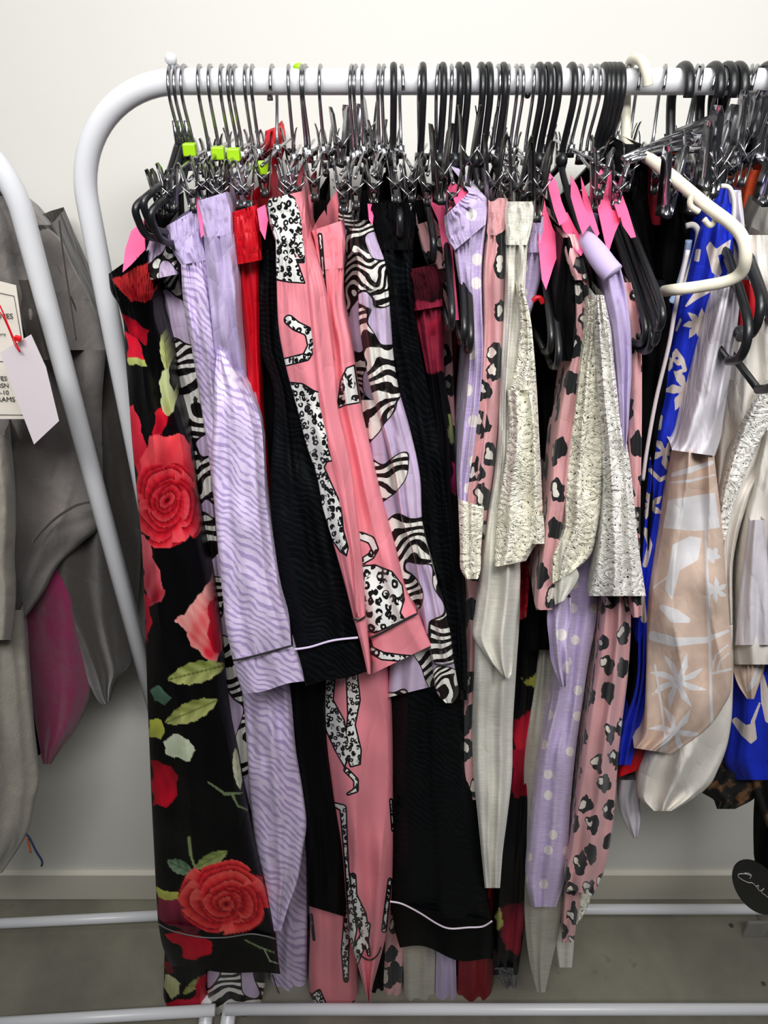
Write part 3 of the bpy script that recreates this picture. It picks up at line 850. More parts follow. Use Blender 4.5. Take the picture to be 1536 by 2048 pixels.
cover([(1093, 337), (1113, 363), (1123, 402), (1137, 438), (1119, 451), (1108, 420), (1098, 380)], .70, .615, 'pink foam cover with a hooked lower corner, first beside the clips')
cover([(1142, 350), (1155, 373), (1168, 410), (1181, 448), (1165, 470), (1155, 440), (1142, 395)], .69, .605, 'pink foam cover under the lone black hook')
cover([(1162, 353), (1172, 380), (1199, 467), (1194, 475), (1180, 450), (1166, 400)], .70, .61, 'narrow pink foam cover just left of the broadest one')
cover([(1201, 337), (1191, 357), (1191, 385), (1196, 420), (1209, 480), (1217, 508), (1222, 490), (1230, 466), (1241, 441), (1232, 405), (1215, 360)], .69, .60, 'broadest pink foam cover with a long downward tongue')
cover([(1204, 327), (1222, 360), (1240, 410), (1243, 432), (1238, 436), (1222, 390), (1206, 350)], .705, .625, 'slim pink foam cover tucked behind the broadest one')
cover([(1224, 353), (1238, 372), (1256, 420), (1272, 474), (1262, 476), (1246, 452), (1232, 400)], .69, .60, 'rightmost pink foam cover before the black arms')
cover([(1074, 363), (1084, 372), (1092, 415), (1105, 455), (1123, 490), (1108, 530), (1092, 580), (1084, 560), (1078, 500), (1074, 440)], .68, .605, 'large pink foam cover right of the cream waistband')
cover([(1119, 440), (1135, 425), (1150, 455), (1172, 493), (1162, 512), (1150, 500), (1130, 470)], .66, .60, 'pink foam cover lying over the animal print shoulder')
cover([(904, 390), (912, 375), (945, 376), (958, 386), (925, 404), (914, 415)], .66, .62, 'pink foam cover peeking above the dotted waistband')
cover([(893, 382), (905, 360), (916, 372), (908, 410), (896, 425)], .68, .64, 'small upright pink foam cover left of the dotted waistband')
cover([(855, 395), (885, 372), (893, 430), (905, 500), (918, 640), (905, 640), (895, 560), (876, 440)], .69, .63, 'long pink foam cover between burgundy and dotted garments')
cover([(262, 462), (287, 440), (290, 500), (262, 530), (245, 545), (250, 500)], .70, .635, 'hot pink foam cover behind the rose waistband')
cover([(392, 398), (400, 394), (404, 440), (408, 470), (402, 476), (396, 430)], .66, .62, 'thin pink foam cover between the two lavender waistbands')
cover([(735, 408), (765, 412), (748, 425), (745, 450), (738, 440)], .66, .63, 'pink foam cover corner left of the black waistband')
cover([(514, 418), (530, 410), (536, 440), (530, 480), (520, 460)], .66, .63, 'pink foam cover right of the red waistband')

# ------------------------------------------------------------------ garments in the front row
# 1 rose print trousers
def rosepants(px, py):
    col = np.tile(np.array(srgb('08080a')), (len(px), 1)); n3 = px.shape
    petal(col, px, py, [(225, 560), (300, 520), (322, 540), (318, 560), (300, 600), (262, 606)], 'c63a3a', '7d0c18')
    petal(col, px, py, [(230, 610), (262, 640), (300, 660), (290, 690), (262, 668)], '5a0512', 'b8142a')
    petal(col, px, py, [(252, 660), (275, 680), (292, 718), (256, 716)], 'cf1530', 'e8203c')
    petal(col, px, py, [(256, 716), (292, 718), (293, 730), (258, 732)], 'c8cf7a', 'a8b060')
    leafpaint(col, px, py, (327, 660), (335, 745), 11, '9aa35e', 'c2cc84')
    petal(col, px, py, [(322, 740), (334, 735), (352, 800), (350, 822), (332, 832), (320, 800)], 'd3dba4', 'b9c27e')
    petal(col, px, py, [(255, 815), (268, 812), (288, 870), (298, 960), (278, 970), (262, 900)], 'e8364c', 'b81028')
    petal(col, px, py, [(310, 830), (324, 815), (334, 832), (326, 868), (306, 880)], 'd81c34', '9a0c20')
    petal(col, px, py, [(300, 872), (370, 870), (386, 915), (386, 990), (280, 985), (282, 920)], 'f0555c', 'c01428', (0.3, 1))
    clipm = (py > 905) & (py < 1096)
    rosepaint(col, px, py, 335, 1010, 72, 1.12, 0.4, clip=clipm)
    petal(col, px, py, [(280, 1065), (291, 1068), (330, 1180), (320, 1205), (296, 1215), (287, 1150)], 'e06a74', '8c1226')
    petal(col, px, py, [(284, 1180), (300, 1200), (302, 1250), (294, 1285)], 'c42038', '8c1226')
    petal(col, px, py, [(344, 1244), (370, 1228), (392, 1194), (402, 1188), (422, 1160), (446, 1180), (450, 1270), (436, 1322), (408, 1315), (380, 1290), (376, 1262)], 'f0b9ae', 'd8283c', (0.8, 1))
    petal(col, px, py, [(418, 1200), (430, 1195), (441, 1262), (440, 1310), (424, 1300), (416, 1262)], 'c81c34', 'a00c20')
    leafpaint(col, px, py, (335, 1360), (452, 1330), 22, '6f7a3a', 'b4b872')
    leafpaint(col, px, py, (330, 1446), (436, 1400), 20, '7c8440', 'b8bc76')
    petal(col, px, py, [(300, 1380), (322, 1372), (340, 1395), (330, 1408), (306, 1404)], '4f7060', '36503f')
    petal(col, px, py, [(296, 1440), (320, 1440), (332, 1462), (322, 1480), (300, 1474)], 'b8bc4c', '8e9440')
    petal(col, px, py, [(326, 1482), (350, 1468), (378, 1478), (388, 1500), (382, 1522), (350, 1516), (330, 1505)], 'd0d8c0', 'b4bea0')
    petal(col, px, py, [(303, 1520), (340, 1530), (356, 1560), (354, 1590), (336, 1612), (306, 1612)], '6c0c18', 'c8102a', (0.2, 1))
    stempaint(col, px, py, [(416, 1564), (450, 1588), (484, 1586)], [1.5, 3, 1.5], '6c7c58')
    stempaint(col, px, py, [(464, 1588), (476, 1612), (496, 1620)], [3, 2, 1.5], '6c7c58')
    leafpaint(col, px, py, (470, 1496), (480, 1580), 9, 'aab08c', 'ccd0b0')
    stempaint(col, px, py, [(378, 1676), (382, 1712), (390, 1735)], [3, 2.5, 2], '8a9a68')
    leafpaint(col, px, py, (334, 1722), (386, 1746), 14, '4c6850', '7c9474')
    leafpaint(col, px, py, (388, 1738), (456, 1702), 13, '6c7c40', '9aa468')
    petal(col, px, py, [(312, 1776), (342, 1782), (372, 1790), (376, 1815), (340, 1806), (314, 1796)], 'c4c462', '9a9e48')
    petal(col, px, py, [(314, 1796), (352, 1800), (380, 1818), (410, 1838), (396, 1870), (360, 1860), (318, 1840)], '8c2c44', '4c0c1c')
    rosepaint(col, px, py, 450, 1796, 88, 0.78, 2.2, 'f4655c', 'dc2c34', '7c0414', off=(0.01, .03))
    petal(col, px, py, [(332, 1866), (372, 1864), (424, 1880), (420, 1905), (396, 1920), (366, 1914), (362, 1895), (345, 1886)], 'a80c24', 'd0142e')
    stempaint(col, px, py, [(490, 1880), (520, 1895), (548, 1905)], [1.5, 2, 1.5], '6c7c58'); stempaint(col, px, py, [(528, 1898), (540, 1922), (560, 1928)], [1.5, 1.5, 1], '8c9c78')
    return {'print': col}


def rosepants2(px, py):
    col = np.tile(np.array(srgb('08080a')), (len(px), 1))
    petal(col, px, py, [(330, 1920), (346, 1925), (344, 1945), (330, 1945)], '8c0c20', '5c0818')
    petal(col, px, py, [(328, 1945), (340, 1950), (362, 1970), (358, 1990), (340, 1998), (330, 1970)], 'd0d0a0', 'a0a070')
    leafpaint(col, px, py, (365, 1990), (412, 1950), 8, '8a9050', 'a8ac70')
    petal(col, px, py, [(328, 2005), (370, 1998), (414, 1985), (414, 2008), (372, 2026), (345, 2018)], 'b41430', 'e02844', (1, .3))
    petal(col, px, py, [(395, 1960), (414, 1945), (414, 1990), (390, 2000)], '9c0c24', 'c0142c')
    return {'print': col}


def rosedark(px, py):
    col = np.tile(np.array(srgb('0e0d0f')), (len(px), 1))
    petal(col, px, py, [(1036, 1345), (1056, 1372), (1076, 1378), (1078, 1352), (1084, 1330), (1060, 1360), (1046, 1362)], 'b8b850', '8c8c3c')
    petal(col, px, py, [(1026, 1440), (1070, 1420), (1066, 1500), (1030, 1510)], '8c1024', 'c41c34')
    petal(col, px, py, [(1024, 1500), (1062, 1490), (1058, 1590), (1026, 1592)], 'a81430', '6c0818')
    petal(col, px, py, [(995, 1820), (1052, 1800), (1050, 1850), (1036, 1910), (1010, 1900)], '4c1420', '8c1c30')
    petal(col, px, py, [(990, 1830), (1004, 1812), (1004, 1850), (994, 1860)], 'b0b060', '8c8c50')
    rosepaint(col, px, py, 1045, 1180, 40, 1.4)
    return {'print': col}


Yr = .625
g = garment('rose_print_pyjama_trousers', 'black satin pyjama trousers printed with red roses, leftmost on the rack', 'trousers', (265, 520), Yr)
wb = [(217, 548, 316, 488), (221, 580, 312, 520), (236, 606, 306, 580)]
loft('waistband', wb, .655, MT['rose'], g, .17, 3, .002, 3, 2, paint=rosepants, gather=1.9)
loft('leg', [(236, 606, 306, 580), (247, 645, 312, 640), (700, 250, 335), (800, 258, 352), (870, 263, 375), (1000, 275, 393), (1070, 282, 403), (1200, 289, 428), (1300, 292, 445), (1400, 295, 458), (1500, 299, 475), (1600, 303, 492), (1700, 308, 512), (1800, 313, 535), (316, 1845, 551, 1872)],
     .635, MT['rose'], g, .20, 1.5, .0035, 2.2, 1.9, paint=rosepants)
loft('cuff', [(316, 1845, 552, 1872), (326, 1895, 557, 1920), (342, 1935, 561, 1950)], .633, MT['rose'], g, .20, 1.5, .002, 2.2, 1.9, paint=rosepants, hemwave=3)
piping('piping', [(317, 1848), (345, 1862), (400, 1874), (450, 1875), (500, 1868), (530, 1872), (551, 1878)], .627, plain('grey_piping', '55585a', .4), g, .0010)
loft('leg', [(1880, 330, 420), (1950, 328, 415), (2005, 330, 414), (2030, 342, 405), (2040, 360, 392)], .70, MT['rose'], g, .12, 1.2, .003, 2.5, 2, paint=rosepants2)

# 2 zebra trousers left
g = garment('zebra_print_trousers', 'lavender trousers with bold zebra print between rose and lavender satin garments', 'trousers', (315, 500), .655)
loft('waistband', [(300, 478, 352, 460), (286, 530, 352, 500), (300, 560, 356, 548)], .655, MT['zebra2'], g, .15, 3, .0025, 4, 3, gather=1.4)
loft('leg', [(300, 560, 356, 548), (600, 316, 368), (700, 330, 390), (800, 352, 428), (900, 372, 432), (1000, 384, 434), (1100, 398, 445), (1300, 415, 480), (1400, 428, 500), (1700, 430, 520), (1850, 420, 530), (1950, 414, 532), (2080, 420, 505)], .69, MT['zebra'], g, .16, 2, .003)
loft('leg', [(560, 345, 372), (700, 368, 408), (800, 380, 430), (850, 385, 430)], .72, MT['zebra2'], g, .12, 1.5, .003)

# 3 lavender satin
g = garment('lavender_satin_trousers', 'long lavender zebra-embossed satin trousers, waistband sagging behind the lavender shorts', 'trousers', (370, 450), .645)
loft('waistband', [(333, 452, 398, 414), (338, 490, 402, 470), (362, 530, 414, 520)], .645, MT['lavband'], g, .16, 2.5, .003, 4, 3, gather=1.5)
loft('leg', [(362, 530, 414, 520), (600, 366, 432), (700, 384, 442), (800, 400, 452), (900, 415, 470), (1100, 440, 520), (1300, 470, 570), (1390, 485, 582), (1500, 494, 592), (1600, 500, 608), (1650, 505, 613), (1700, 512, 606), (1760, 528, 596), (1820, 540, 575), (1862, 548, 562)], [.645] * 3 + [.66] * 12, MT['lavsatin'], g, .16, 2, .0045)
loft('leg', [(1500, 560, 612), (1700, 562, 614), (1850, 545, 615), (1950, 540, 614), (2090, 552, 618)], .74, MT['lavsatin'], g, .12, 2, .003)
piping('piping', [(545, 1950), (560, 1990), (585, 2022), (605, 2034), (616, 2022)], .733, MT['rubber'], g, .0010)

g = garment('lavender_satin_shorts', 'lavender zebra-embossed satin shorts with black piped cuff', 'shorts', (430, 410), .61)
loft('waistband', [(395, 402, 452, 384), (400, 425, 460, 412), (408, 476, 465, 468)], .63, MT['lavband'], g, .16, 3, .002, 4, 3, gather=1.6)
loft('front_rise', [(408, 476, 466, 468), (550, 414, 475), (650, 424, 480), (720, 432, 490), (780, 452, 496), (840, 470, 500)], [.628, .63, .635, .645, .66, .67], MT['lavband'], g, .17, 2.2, .0045)
loft('leg', [(690, 436, 446), (740, 430, 468), (790, 428, 500), (850, 426, 522), (900, 423, 527), (1000, 428, 532), (1100, 436, 545), (1200, 446, 562), (452, 1255, 577, 1248), (466, 1322, 583, 1290)], [.645, .635, .628, .622, .618, .612, .606, .602, .60, .60], MT['lavsatin'], g, .16, 1.5, .004, 5, 3, wrap=.012)
loft('cuff', [(466, 1322, 586, 1291), (474, 1352, 598, 1325), (486, 1390, 609, 1361)], .60, MT['lavsatin'], g, .16, 1.5, .002, 4, 3, hemwave=2, wrap=.012)
loft('leg', [(650, 470, 485), (700, 474, 498), (780, 478, 512), (850, 486, 524), (1000, 505, 540)], .675, MT['lavsatin'], g, .12, 2, .004)
piping('piping', [(466, 1321), (500, 1314), (545, 1302), (585, 1291)], .596, MT['rubber'], g, .0012)

# 4 red
g = garment('red_satin_trousers', 'glossy red satin trousers hanging right of the lavender shorts', 'trousers', (490, 430), .645)
loft('waistband', [(462, 425, 512, 410), (463, 480, 520, 470), (470, 530, 524, 520)], .645, MT['red'], g, .16, 3, .003, 4, 3, gather=1.6)
loft('leg', [(470, 530, 524, 520), (600, 478, 522), (680, 487, 521), (780, 496, 522), (1000, 510, 540), (1300, 540, 560)], .66, MT['red'], g, .16, 2, .003)
g = garment('red_satin_shorts', 'red satin garment whose waist loop rises behind the silver hooks', 'shorts', (550, 290), .85)
loft('waistband', [(530, 262, 568, 248), (528, 290, 572, 285), (534, 330, 560, 330)], [.86, .85, .85], MT['red'], g, .05, 2, .003, 4, 3, gather=.6)
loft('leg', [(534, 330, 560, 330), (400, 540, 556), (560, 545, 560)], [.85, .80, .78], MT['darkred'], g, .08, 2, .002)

# 5 black zebra shorts
g = garment('black_satin_shorts', 'black satin shorts with pale lavender piping above the cuff', 'shorts', (540, 440), .635)
loft('waistband', [(425, 522, 560), (500, 518, 562)], .66, MT['black'], g, .15, 3, .002, 5, 4, gather=1.4)
loft('leg', [(500, 518, 562), (620, 515, 568), (700, 520, 572), (770, 545, 588), (850, 548, 610), (950, 541, 640), (1050, 545, 665), (1150, 560, 690), (588, 1296, 716, 1274)], [.66, .66, .655, .65, .645, .635, .63, .625, .62], MT['blackzebra'], g, .17, 2, .0045, wrap=.012)
loft('cuff', [(588, 1298, 717, 1274), (600, 1335, 725, 1312), (612, 1371, 734, 1345)], .62, MT['blackzebra'], g, .17, 1.5, .002, hemwave=2, wrap=.012)
piping('piping', [(586, 1299), (620, 1294), (665, 1281), (716, 1275)], .615, plain('lavender_piping', 'cbbcd8', .4), g, .0013)
g = garment('black_satin_trousers', 'black satin trousers hanging behind the lavender and black shorts', 'trousers', (560, 900), .68)
loft('leg', [(700, 520, 560), (1000, 535, 600), (1300, 570, 670), (1400, 580, 662), (1500, 588, 668), (1600, 602, 682), (1700, 612, 692), (1800, 616, 692), (618, 1812, 691, 1834)], .68, MT['black'], g, .15, 2, .004)
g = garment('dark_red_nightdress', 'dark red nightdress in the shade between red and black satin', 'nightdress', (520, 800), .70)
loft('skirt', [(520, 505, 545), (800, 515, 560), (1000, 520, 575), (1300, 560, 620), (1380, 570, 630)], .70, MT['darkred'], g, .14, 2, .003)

# 6 pink leopard shorts
BODY = [('p', [(528, 380), (576, 386), (600, 402), (612, 430), (604, 470), (588, 500), (612, 568), (580, 566), (545, 560), (540, 470)]),
        ('c', [(578, 640), (592, 652), (618, 664), (624, 692), (612, 714), (572, 724)], [11, 11, 10, 10, 9, 9]),
        ('p', [(570, 762), (606, 766), (628, 780), (648, 786), (654, 850), (660, 905), (668, 922), (655, 925), (650, 935), (668, 975), (684, 1010), (688, 1060), (698, 1095), (694, 1114), (680, 1105), (662, 1080), (600, 880)])]


def catA(px, py):
    d = union(px, py, BODY) / 100; seam = px - np.interp(py, [390, 440, 500, 570, 640, 740, 800, 850, 900, 1000, 1100, 1240, 1350], [590, 604, 608, 613, 622, 632, 640, 650, 660, 680, 700, 711, 728])
    d = np.where((seam > 0) & (py > 395), -1.0, d)
    d = np.where(union(px, py, [('p', [(570, 455), (600, 465), (612, 495), (604, 520), (588, 505), (574, 480)])]) > 0, 3.0, d)
    d = np.where(union(px, py, [('c', [(594, 520), (606, 522), (608, 514)], 4)]) > 0, 6.0, d)
    return {'motif': d}


g = garment('pink_leopard_shorts', 'pink satin shorts printed with leopards, leopard waistband and black piped cuff', 'shorts', (575, 430), .60)
loft('waistband', [(538, 398, 604, 382), (532, 415, 610, 402), (540, 450, 612, 440), (551, 482, 616, 476)], .615, MT['cat'], g, .17, 3, .0018, 3, 2.5, paint=catA, gather=1.6)
loft('leg', [(551, 482, 616, 476), (560, 553, 644), (670, 559, 661), (743, 574, 670), (816, 594, 676), (890, 613, 693), (950, 633, 704), (1028, 648, 713), (1106, 672, 722), (1171, 690, 727), (1234, 706, 731)], .612, MT['cat'], g, .17, 1.3, .003, 3, 2.5, paint=catA, wrap=.012)
loft('cuff', [(1234, 706, 732), (1290, 722, 737), (1348, 736, 741)], .612, MT['cat'], g, .10, 1, .001, 3, 2.5, paint=catA)
piping('piping', [(706, 1237), (718, 1240), (731, 1233)], .609, MT['rubber'], g, .0012)
b = MB(); b.tube(smooth_path([P(x_, y_, .6085) for x_, y_ in [(606, 440), (612, 520), (622, 620), (633, 740), (641, 800), (660, 895), (682, 1000), (702, 1100), (713, 1234)]], 6), .0007, 6); b.build('side_seam', plain('pink_thread', 'd8717f', .6), g)

catB = motif_paint([('c', [(690, 1072), (722, 1072), (742, 1080), (750, 1098), (742, 1112), (722, 1124)], [9, 9, 9, 8, 8, 7]),
                    ('p', [(715, 1132), (750, 1128), (785, 1142), (806, 1170), (810, 1200), (802, 1225), (812, 1240), (750, 1268), (728, 1262)]),
                    ('p', [(672, 820), (680, 760), (692, 735), (710, 728), (716, 770), (722, 806), (690, 812)]),
                    ('c', [(640, 470), (648, 560), (652, 640), (660, 720), (655, 760)], [5, 4, 6, 9, 7]),
                    ('c', [(742, 1300), (765, 1312), (800, 1316), (850, 1318)], [8, 9, 8, 6]), ('c', [(738, 1280), (742, 1300)], [5, 6])])
g = garment('pink_satin_shorts', 'pink satin shorts with plain gathered waist and leopard curled at the wide cuff', 'shorts', (660, 470), .63)
loft('waistband', [(622, 462, 686, 440), (628, 480, 690, 470), (640, 540, 688, 536)], .64, MT['catbig'], g, .16, 3, .002, 4, 3, paint=catB, gather=1.6)
loft('leg', [(640, 540, 688, 536), (600, 645, 687), (700, 655, 706), (810, 664, 722), (900, 684, 742), (1000, 700, 765), (1100, 712, 792), (1180, 718, 812), (738, 1277, 834, 1226)], [.64, .64, .64, .64, .64, .638, .636, .634, .63], MT['catbig'], g, .16, 1.5, .0035, 3, 3, paint=catB, wrap=.012)
loft('cuff', [(738, 1278, 836, 1226), (742, 1312, 850, 1262), (744, 1348, 864, 1290)], .628, MT['catbig'], g, .16, 1.3, .002, 3, 3, paint=catB, wrap=.01)
piping('piping', [(738, 1277), (770, 1262), (805, 1242), (835, 1227)], .624, MT['rubber'], g, .0014)

catC = motif_paint([('p', [(640, 1350), (672, 1350), (668, 1400), (690, 1440), (700, 1500), (690, 1540), (668, 1500), (650, 1460)]),
                    ('p', [(690, 1340), (716, 1345), (722, 1400), (712, 1450), (724, 1500), (722, 1530), (700, 1536), (688, 1500), (694, 1430)]),
                    ('c', [(692, 1540), (712, 1560), (712, 1580), (696, 1588)], [6, 6, 6, 4]),
                    ('c', [(670, 1610), (686, 1616), (690, 1680), (694, 1740)], [6, 8, 6, 5]),
                    ('c', [(706, 1752), (708, 1790), (722, 1830), (730, 1870), (716, 1900), (700, 1950)], [7, 7, 12, 10, 12, 8]),
                    ('c', [(736, 1850), (732, 1880), (738, 1910)], [6, 6, 4]), ('c', [(694, 1740), (700, 1800), (706, 1860), (692, 1940)], [5, 7, 9, 7]),
                    ('c', [(782, 1600), (786, 1660)], [4, 4]), ('c', [(780, 1760), (768, 1860)], [5, 6])])
g = garment('pink_leopard_trousers', 'long pink satin trousers with climbing leopards and pointed hem', 'trousers', (715, 1340), .655)
loft('leg', [(900, 655, 700), (1200, 660, 760), (1340, 652, 778), (1400, 650, 783), (1500, 652, 786), (1580, 664, 786), (1700, 684, 786), (1800, 692, 782), (1880, 700, 770), (1920, 712, 760), (1975, 728, 745), (2004, 736, 740)], .66, MT['catsmall'], g, .14, 1.4, .005, 3, 3, paint=catC)
piping('piping', [(716, 1902), (728, 1916), (742, 1920), (755, 1910), (762, 1895)], .652, MT['rubber'], g, .0012)
catD = motif_paint([('c', [(622, 1830), (628, 1880)], [4, 3]), ('p', [(620, 1990), (640, 1975), (655, 2010), (668, 2050), (625, 2060)]), ('c', [(712, 2010), (700, 2050)], [10, 12]), ('c', [(698, 1800), (690, 1900), (692, 1960)], [8, 9, 6])])
g = garment('pink_leopard_trousers', 'pink leopard trousers reaching lowest, hem below the black trouser leg', 'trousers', (665, 1850), .70)
loft('leg', [(1000, 640, 680), (1500, 630, 700), (1790, 618, 705), (1850, 620, 712), (1950, 618, 716), (2100, 625, 712)], .71, MT['catsmall'], g, .12, 1.4, .004, 4, 4, paint=catD)
piping('piping', [(620, 1985), (640, 2010), (655, 2032), (672, 2052)], .704, MT['rubber'], g, .0010)

# 8 zebra right
g = garment('zebra_print_pyjama_shorts', 'crumpled zebra print pyjama garment with cuff ending in a point', 'pyjamas', (735, 470), .62)
loft('waistband', [(705, 455, 745, 445), (700, 495, 752, 470), (712, 512, 770, 520), (716, 580, 778, 578)], .635, MT['zebra2'], g, .15, 3, .004, 3, 3, gather=.6)
loft('leg', [(716, 580, 778, 578), (640, 718, 782), (700, 726, 786), (780, 742, 798), (850, 762, 818), (950, 788, 840), (1050, 806, 846), (1100, 824, 856), (1180, 838, 880), (1250, 848, 898), (1325, 864, 908)], .635, MT['zebra'], g, .14, 2, .004, 4, 3)
loft('cuff', [(1325, 864, 908), (1360, 868, 914), (1390, 876, 916), (1406, 890, 906)], .633, MT['zebra2'], g, .12, 1.5, .002, 4, 3)
piping('piping', [(865, 1326), (885, 1330), (908, 1325)], .63, MT['rubber'], g, .0012)
g = garment('zebra_print_nightdress', 'shadowed zebra print nightdress spreading behind the crumpled zebra pyjamas', 'nightdress', (720, 450), .675)
loft('bodice', [(440, 702, 735), (560, 690, 745), (700, 704, 762), (800, 722, 790)], .685, MT['zebra2'], g, .15, 2, .003)
loft('skirt', [(800, 722, 790), (1000, 738, 830), (1100, 750, 860), (1200, 770, 878), (1300, 780, 888), (776, 1395, 884, 1368)], .655, MT['zebra'], g, .15, 2, .004)

# 9 black trousers
g = garment('black_satin_trousers', 'wide black satin trousers with gathered waist and lilac piping near the hem', 'trousers', (785, 430), .64)
loft('waistband', [(405, 745, 816), (415, 742, 822), (500, 752, 826)], .635, MT['black'], g, .17, 3, .002, 4, 3, gather=1.7)
loft('hip', [(500, 752, 826), (560, 762, 826), (700, 778, 842), (800, 802, 862), (900, 824, 882), (1000, 838, 900), (1100, 850, 914), (1200, 868, 924), (1300, 885, 934), (1380, 890, 935)], [.638] * 2 + [.65] * 8, MT['blackzebra'], g, .15, 2, .0045)
loft('leg', [(1340, 795, 930), (1400, 785, 932), (1500, 785, 940), (1600, 787, 950), (1700, 787, 962), (1800, 783, 978), (782, 1830, 984, 1842)], .665, MT['blackzebra'], g, .14, 2, .004)
loft('cuff', [(782, 1806, 984, 1842), (790, 1860, 988, 1880), (800, 1892, 986, 1926)], .662, MT['black'], g, .14, 1.6, .004, hemwave=8)
piping('piping', [(780, 1803), (805, 1808), (840, 1826), (875, 1848), (900, 1857), (935, 1855), (965, 1853), (984, 1842)], .652, plain('lilac_piping', 'd9cbd9', .4), g, .0014)

# 10 burgundy
def burg(px, py):
    col = np.tile(np.array(srgb('0d0c0f')), (len(px), 1))
    petal(col, px, py, [(805, 530), (892, 530), (895, 600), (824, 625)], '4c1420', '1a0c10', (0.3, 1))
    petal(col, px, py, [(822, 605), (895, 600), (896, 745), (845, 745)], '6c1a2c', 'a03048', (1, .4))
    petal(col, px, py, [(855, 640), (880, 635), (875, 670), (860, 668)], 'b02840', '5c1020')
    petal(col, px, py, [(895, 830), (910, 820), (912, 880), (900, 885)], '7c8450', '50583c')
    petal(col, px, py, [(905, 920), (918, 930), (914, 990), (903, 985)], '90245c', '4c0c1c')
    return {'print': col}


g = garment('burgundy_rose_print_shorts', 'black satin shorts with a burgundy rose print at the gathered waist', 'shorts', (850, 560), .635)
loft('waistband', [(812, 540, 872, 528), (818, 570, 884, 560), (828, 622, 886, 612)], .645, MT['rose'], g, .17, 3, .002, 3, 3, paint=burg, gather=1.9)
loft('leg', [(828, 622, 886, 612), (680, 840, 888), (740, 852, 888), (850, 866, 906), (1000, 880, 914), (1200, 890, 930), (1400, 900, 935)], .655, MT['rose'], g, .15, 2, .003, 3, 3, paint=burg)
g = garment('animal_print_shorts', 'dusky pink animal print shorts whose waistband curves behind the burgundy shorts', 'shorts', (865, 460), .66)
loft('waistband', [(832, 450, 862, 440), (838, 480, 880, 462), (850, 520, 896, 490), (862, 540, 898, 535)], .68, MT['animal2'], g, .13, 2, .003, 4, 3)
loft('leg', [(862, 540, 898, 535), (700, 880, 905), (900, 890, 912)], .70, MT['animal2'], g, .12, 2, .003)

# 11 lavender dots trousers
g = garment('lavender_dotted_trousers', 'lavender jersey trousers with white dots and wide slanted ribbed waistband', 'trousers', (925, 440), .60)
loft('waistband', [(888, 434, 938, 384), (889, 450, 962, 388), (894, 478, 974, 412), (908, 502, 972, 448)], .615, MT['dots'], g, .18, 3, .002, 3, 3, gather=1.9)
loft('leg', [(908, 502, 972, 448), (914, 540, 964, 530), (600, 924, 964), (700, 938, 966), (780, 934, 962), (880, 924, 950), (980, 918, 936), (1030, 920, 932)], .62, MT['dots'], g, .16, 2, .004, 5, 3)

# 12 pink animal trousers
g = garment('pink_animal_print_trousers', 'pink jersey trousers with black animal spots right of the dotted trousers', 'trousers', (993, 410), .62)
loft('waistband', [(396, 976, 1011), (430, 975, 1012), (470, 973, 1010)], .625, MT['animal'], g, .17, 2.5, .002, 4, 3, gather=1.7)
loft('leg', [(470, 973, 1010), (550, 966, 1008), (650, 966, 1006), (750, 960, 1002), (850, 948, 996), (950, 935, 986), (1030, 928, 974), (1200, 930, 972), (1400, 925, 975), (1600, 920, 970)], [.625] * 2 + [.63] * 5 + [.68] * 3, MT['animal'], g, .15, 1.6, .004, 5, 3)
g = garment('lace_cuff_blouse', 'pink animal print top sleeve ending in a ruched cream lace cuff', 'top', (950, 900), .605)
loft('sleeve', [(800, 955, 985), (900, 938, 980), (1020, 924, 972)], .635, MT['animal2'], g, .08, 2, .003, 5, 3)
loft('lace_cuff', [(916, 998, 968, 1014), (1050, 918, 966), (1100, 920, 962), (1145, 924, 960), (1158, 932, 956)], .606, MT['lace'], g, .06, 2, .003, 3, 3)

# 13 cream
g = garment('cream_jersey_trousers', 'cream ribbed jersey trousers with drawstring waist, long leg ending above the floor', 'trousers', (1040, 420), .61)
loft('waistband', [(403, 1016, 1064), (410, 1013, 1067), (470, 1012, 1060), (490, 1012, 1055)], .615, MT['jersey'], g, .17, 2.5, .002, 4, 3, gather=1.6)
loft('leg', [(490, 1012, 1055), (600, 1012, 1048), (700, 1007, 1037), (800, 1002, 1028), (900, 998, 1030), (1000, 985, 1030), (1100, 968, 1038), (1200, 955, 1040), (1350, 948, 1032), (1450, 944, 1026), (1550, 947, 1024), (1640, 956, 1014), (1700, 962, 1006), (1776, 970, 1000)], [.62] * 5 + [.64] * 4 + [.66] * 5, MT['jersey'], g, .14, 2, .005, 5, 3)
g = garment('cream_jersey_tunic', 'cream jersey top with a folded corner hanging below the lace panel', 'top', (1000, 1100), .61)
loft('body', [(860, 1002, 1022), (950, 992, 1024), (1050, 975, 1030), (1120, 965, 1040), (1180, 958, 1040), (1240, 950, 1034), (946, 1272, 1030, 1290), (962, 1300, 1026, 1330), (990, 1335, 1020, 1355), (1004, 1350, 1016, 1358)], .622, MT['jersey'], g, .12, 1.5, .006, 4, 3)
g = garment('cream_lace_camisole', 'cream lace camisole hanging right of the drawstring waistband', 'camisole', (1050, 620), .585)
loft('strap_side', [(575, 1036, 1046), (620, 1040, 1058), (700, 1036, 1068), (780, 1020, 1074)], .605, MT['lace'], g, .10, 1.5, .003, 3, 3)
loft('lace_panel', [(780, 1014, 1074), (860, 1018, 1078), (940, 1008, 1082), (1020, 996, 1086), (1060, 992, 1089), (990, 1128, 1060, 1108), (990, 1134, 1052, 1122)], .60, MT['lace'], g, .10, 2, .005, 3, 3)
loft('lace_trim', [(1030, 1062, 1086), (1060, 1060, 1089), (1088, 1058, 1089)], .595, MT['lace'], g, .06, 1.5, .003, 3, 3)

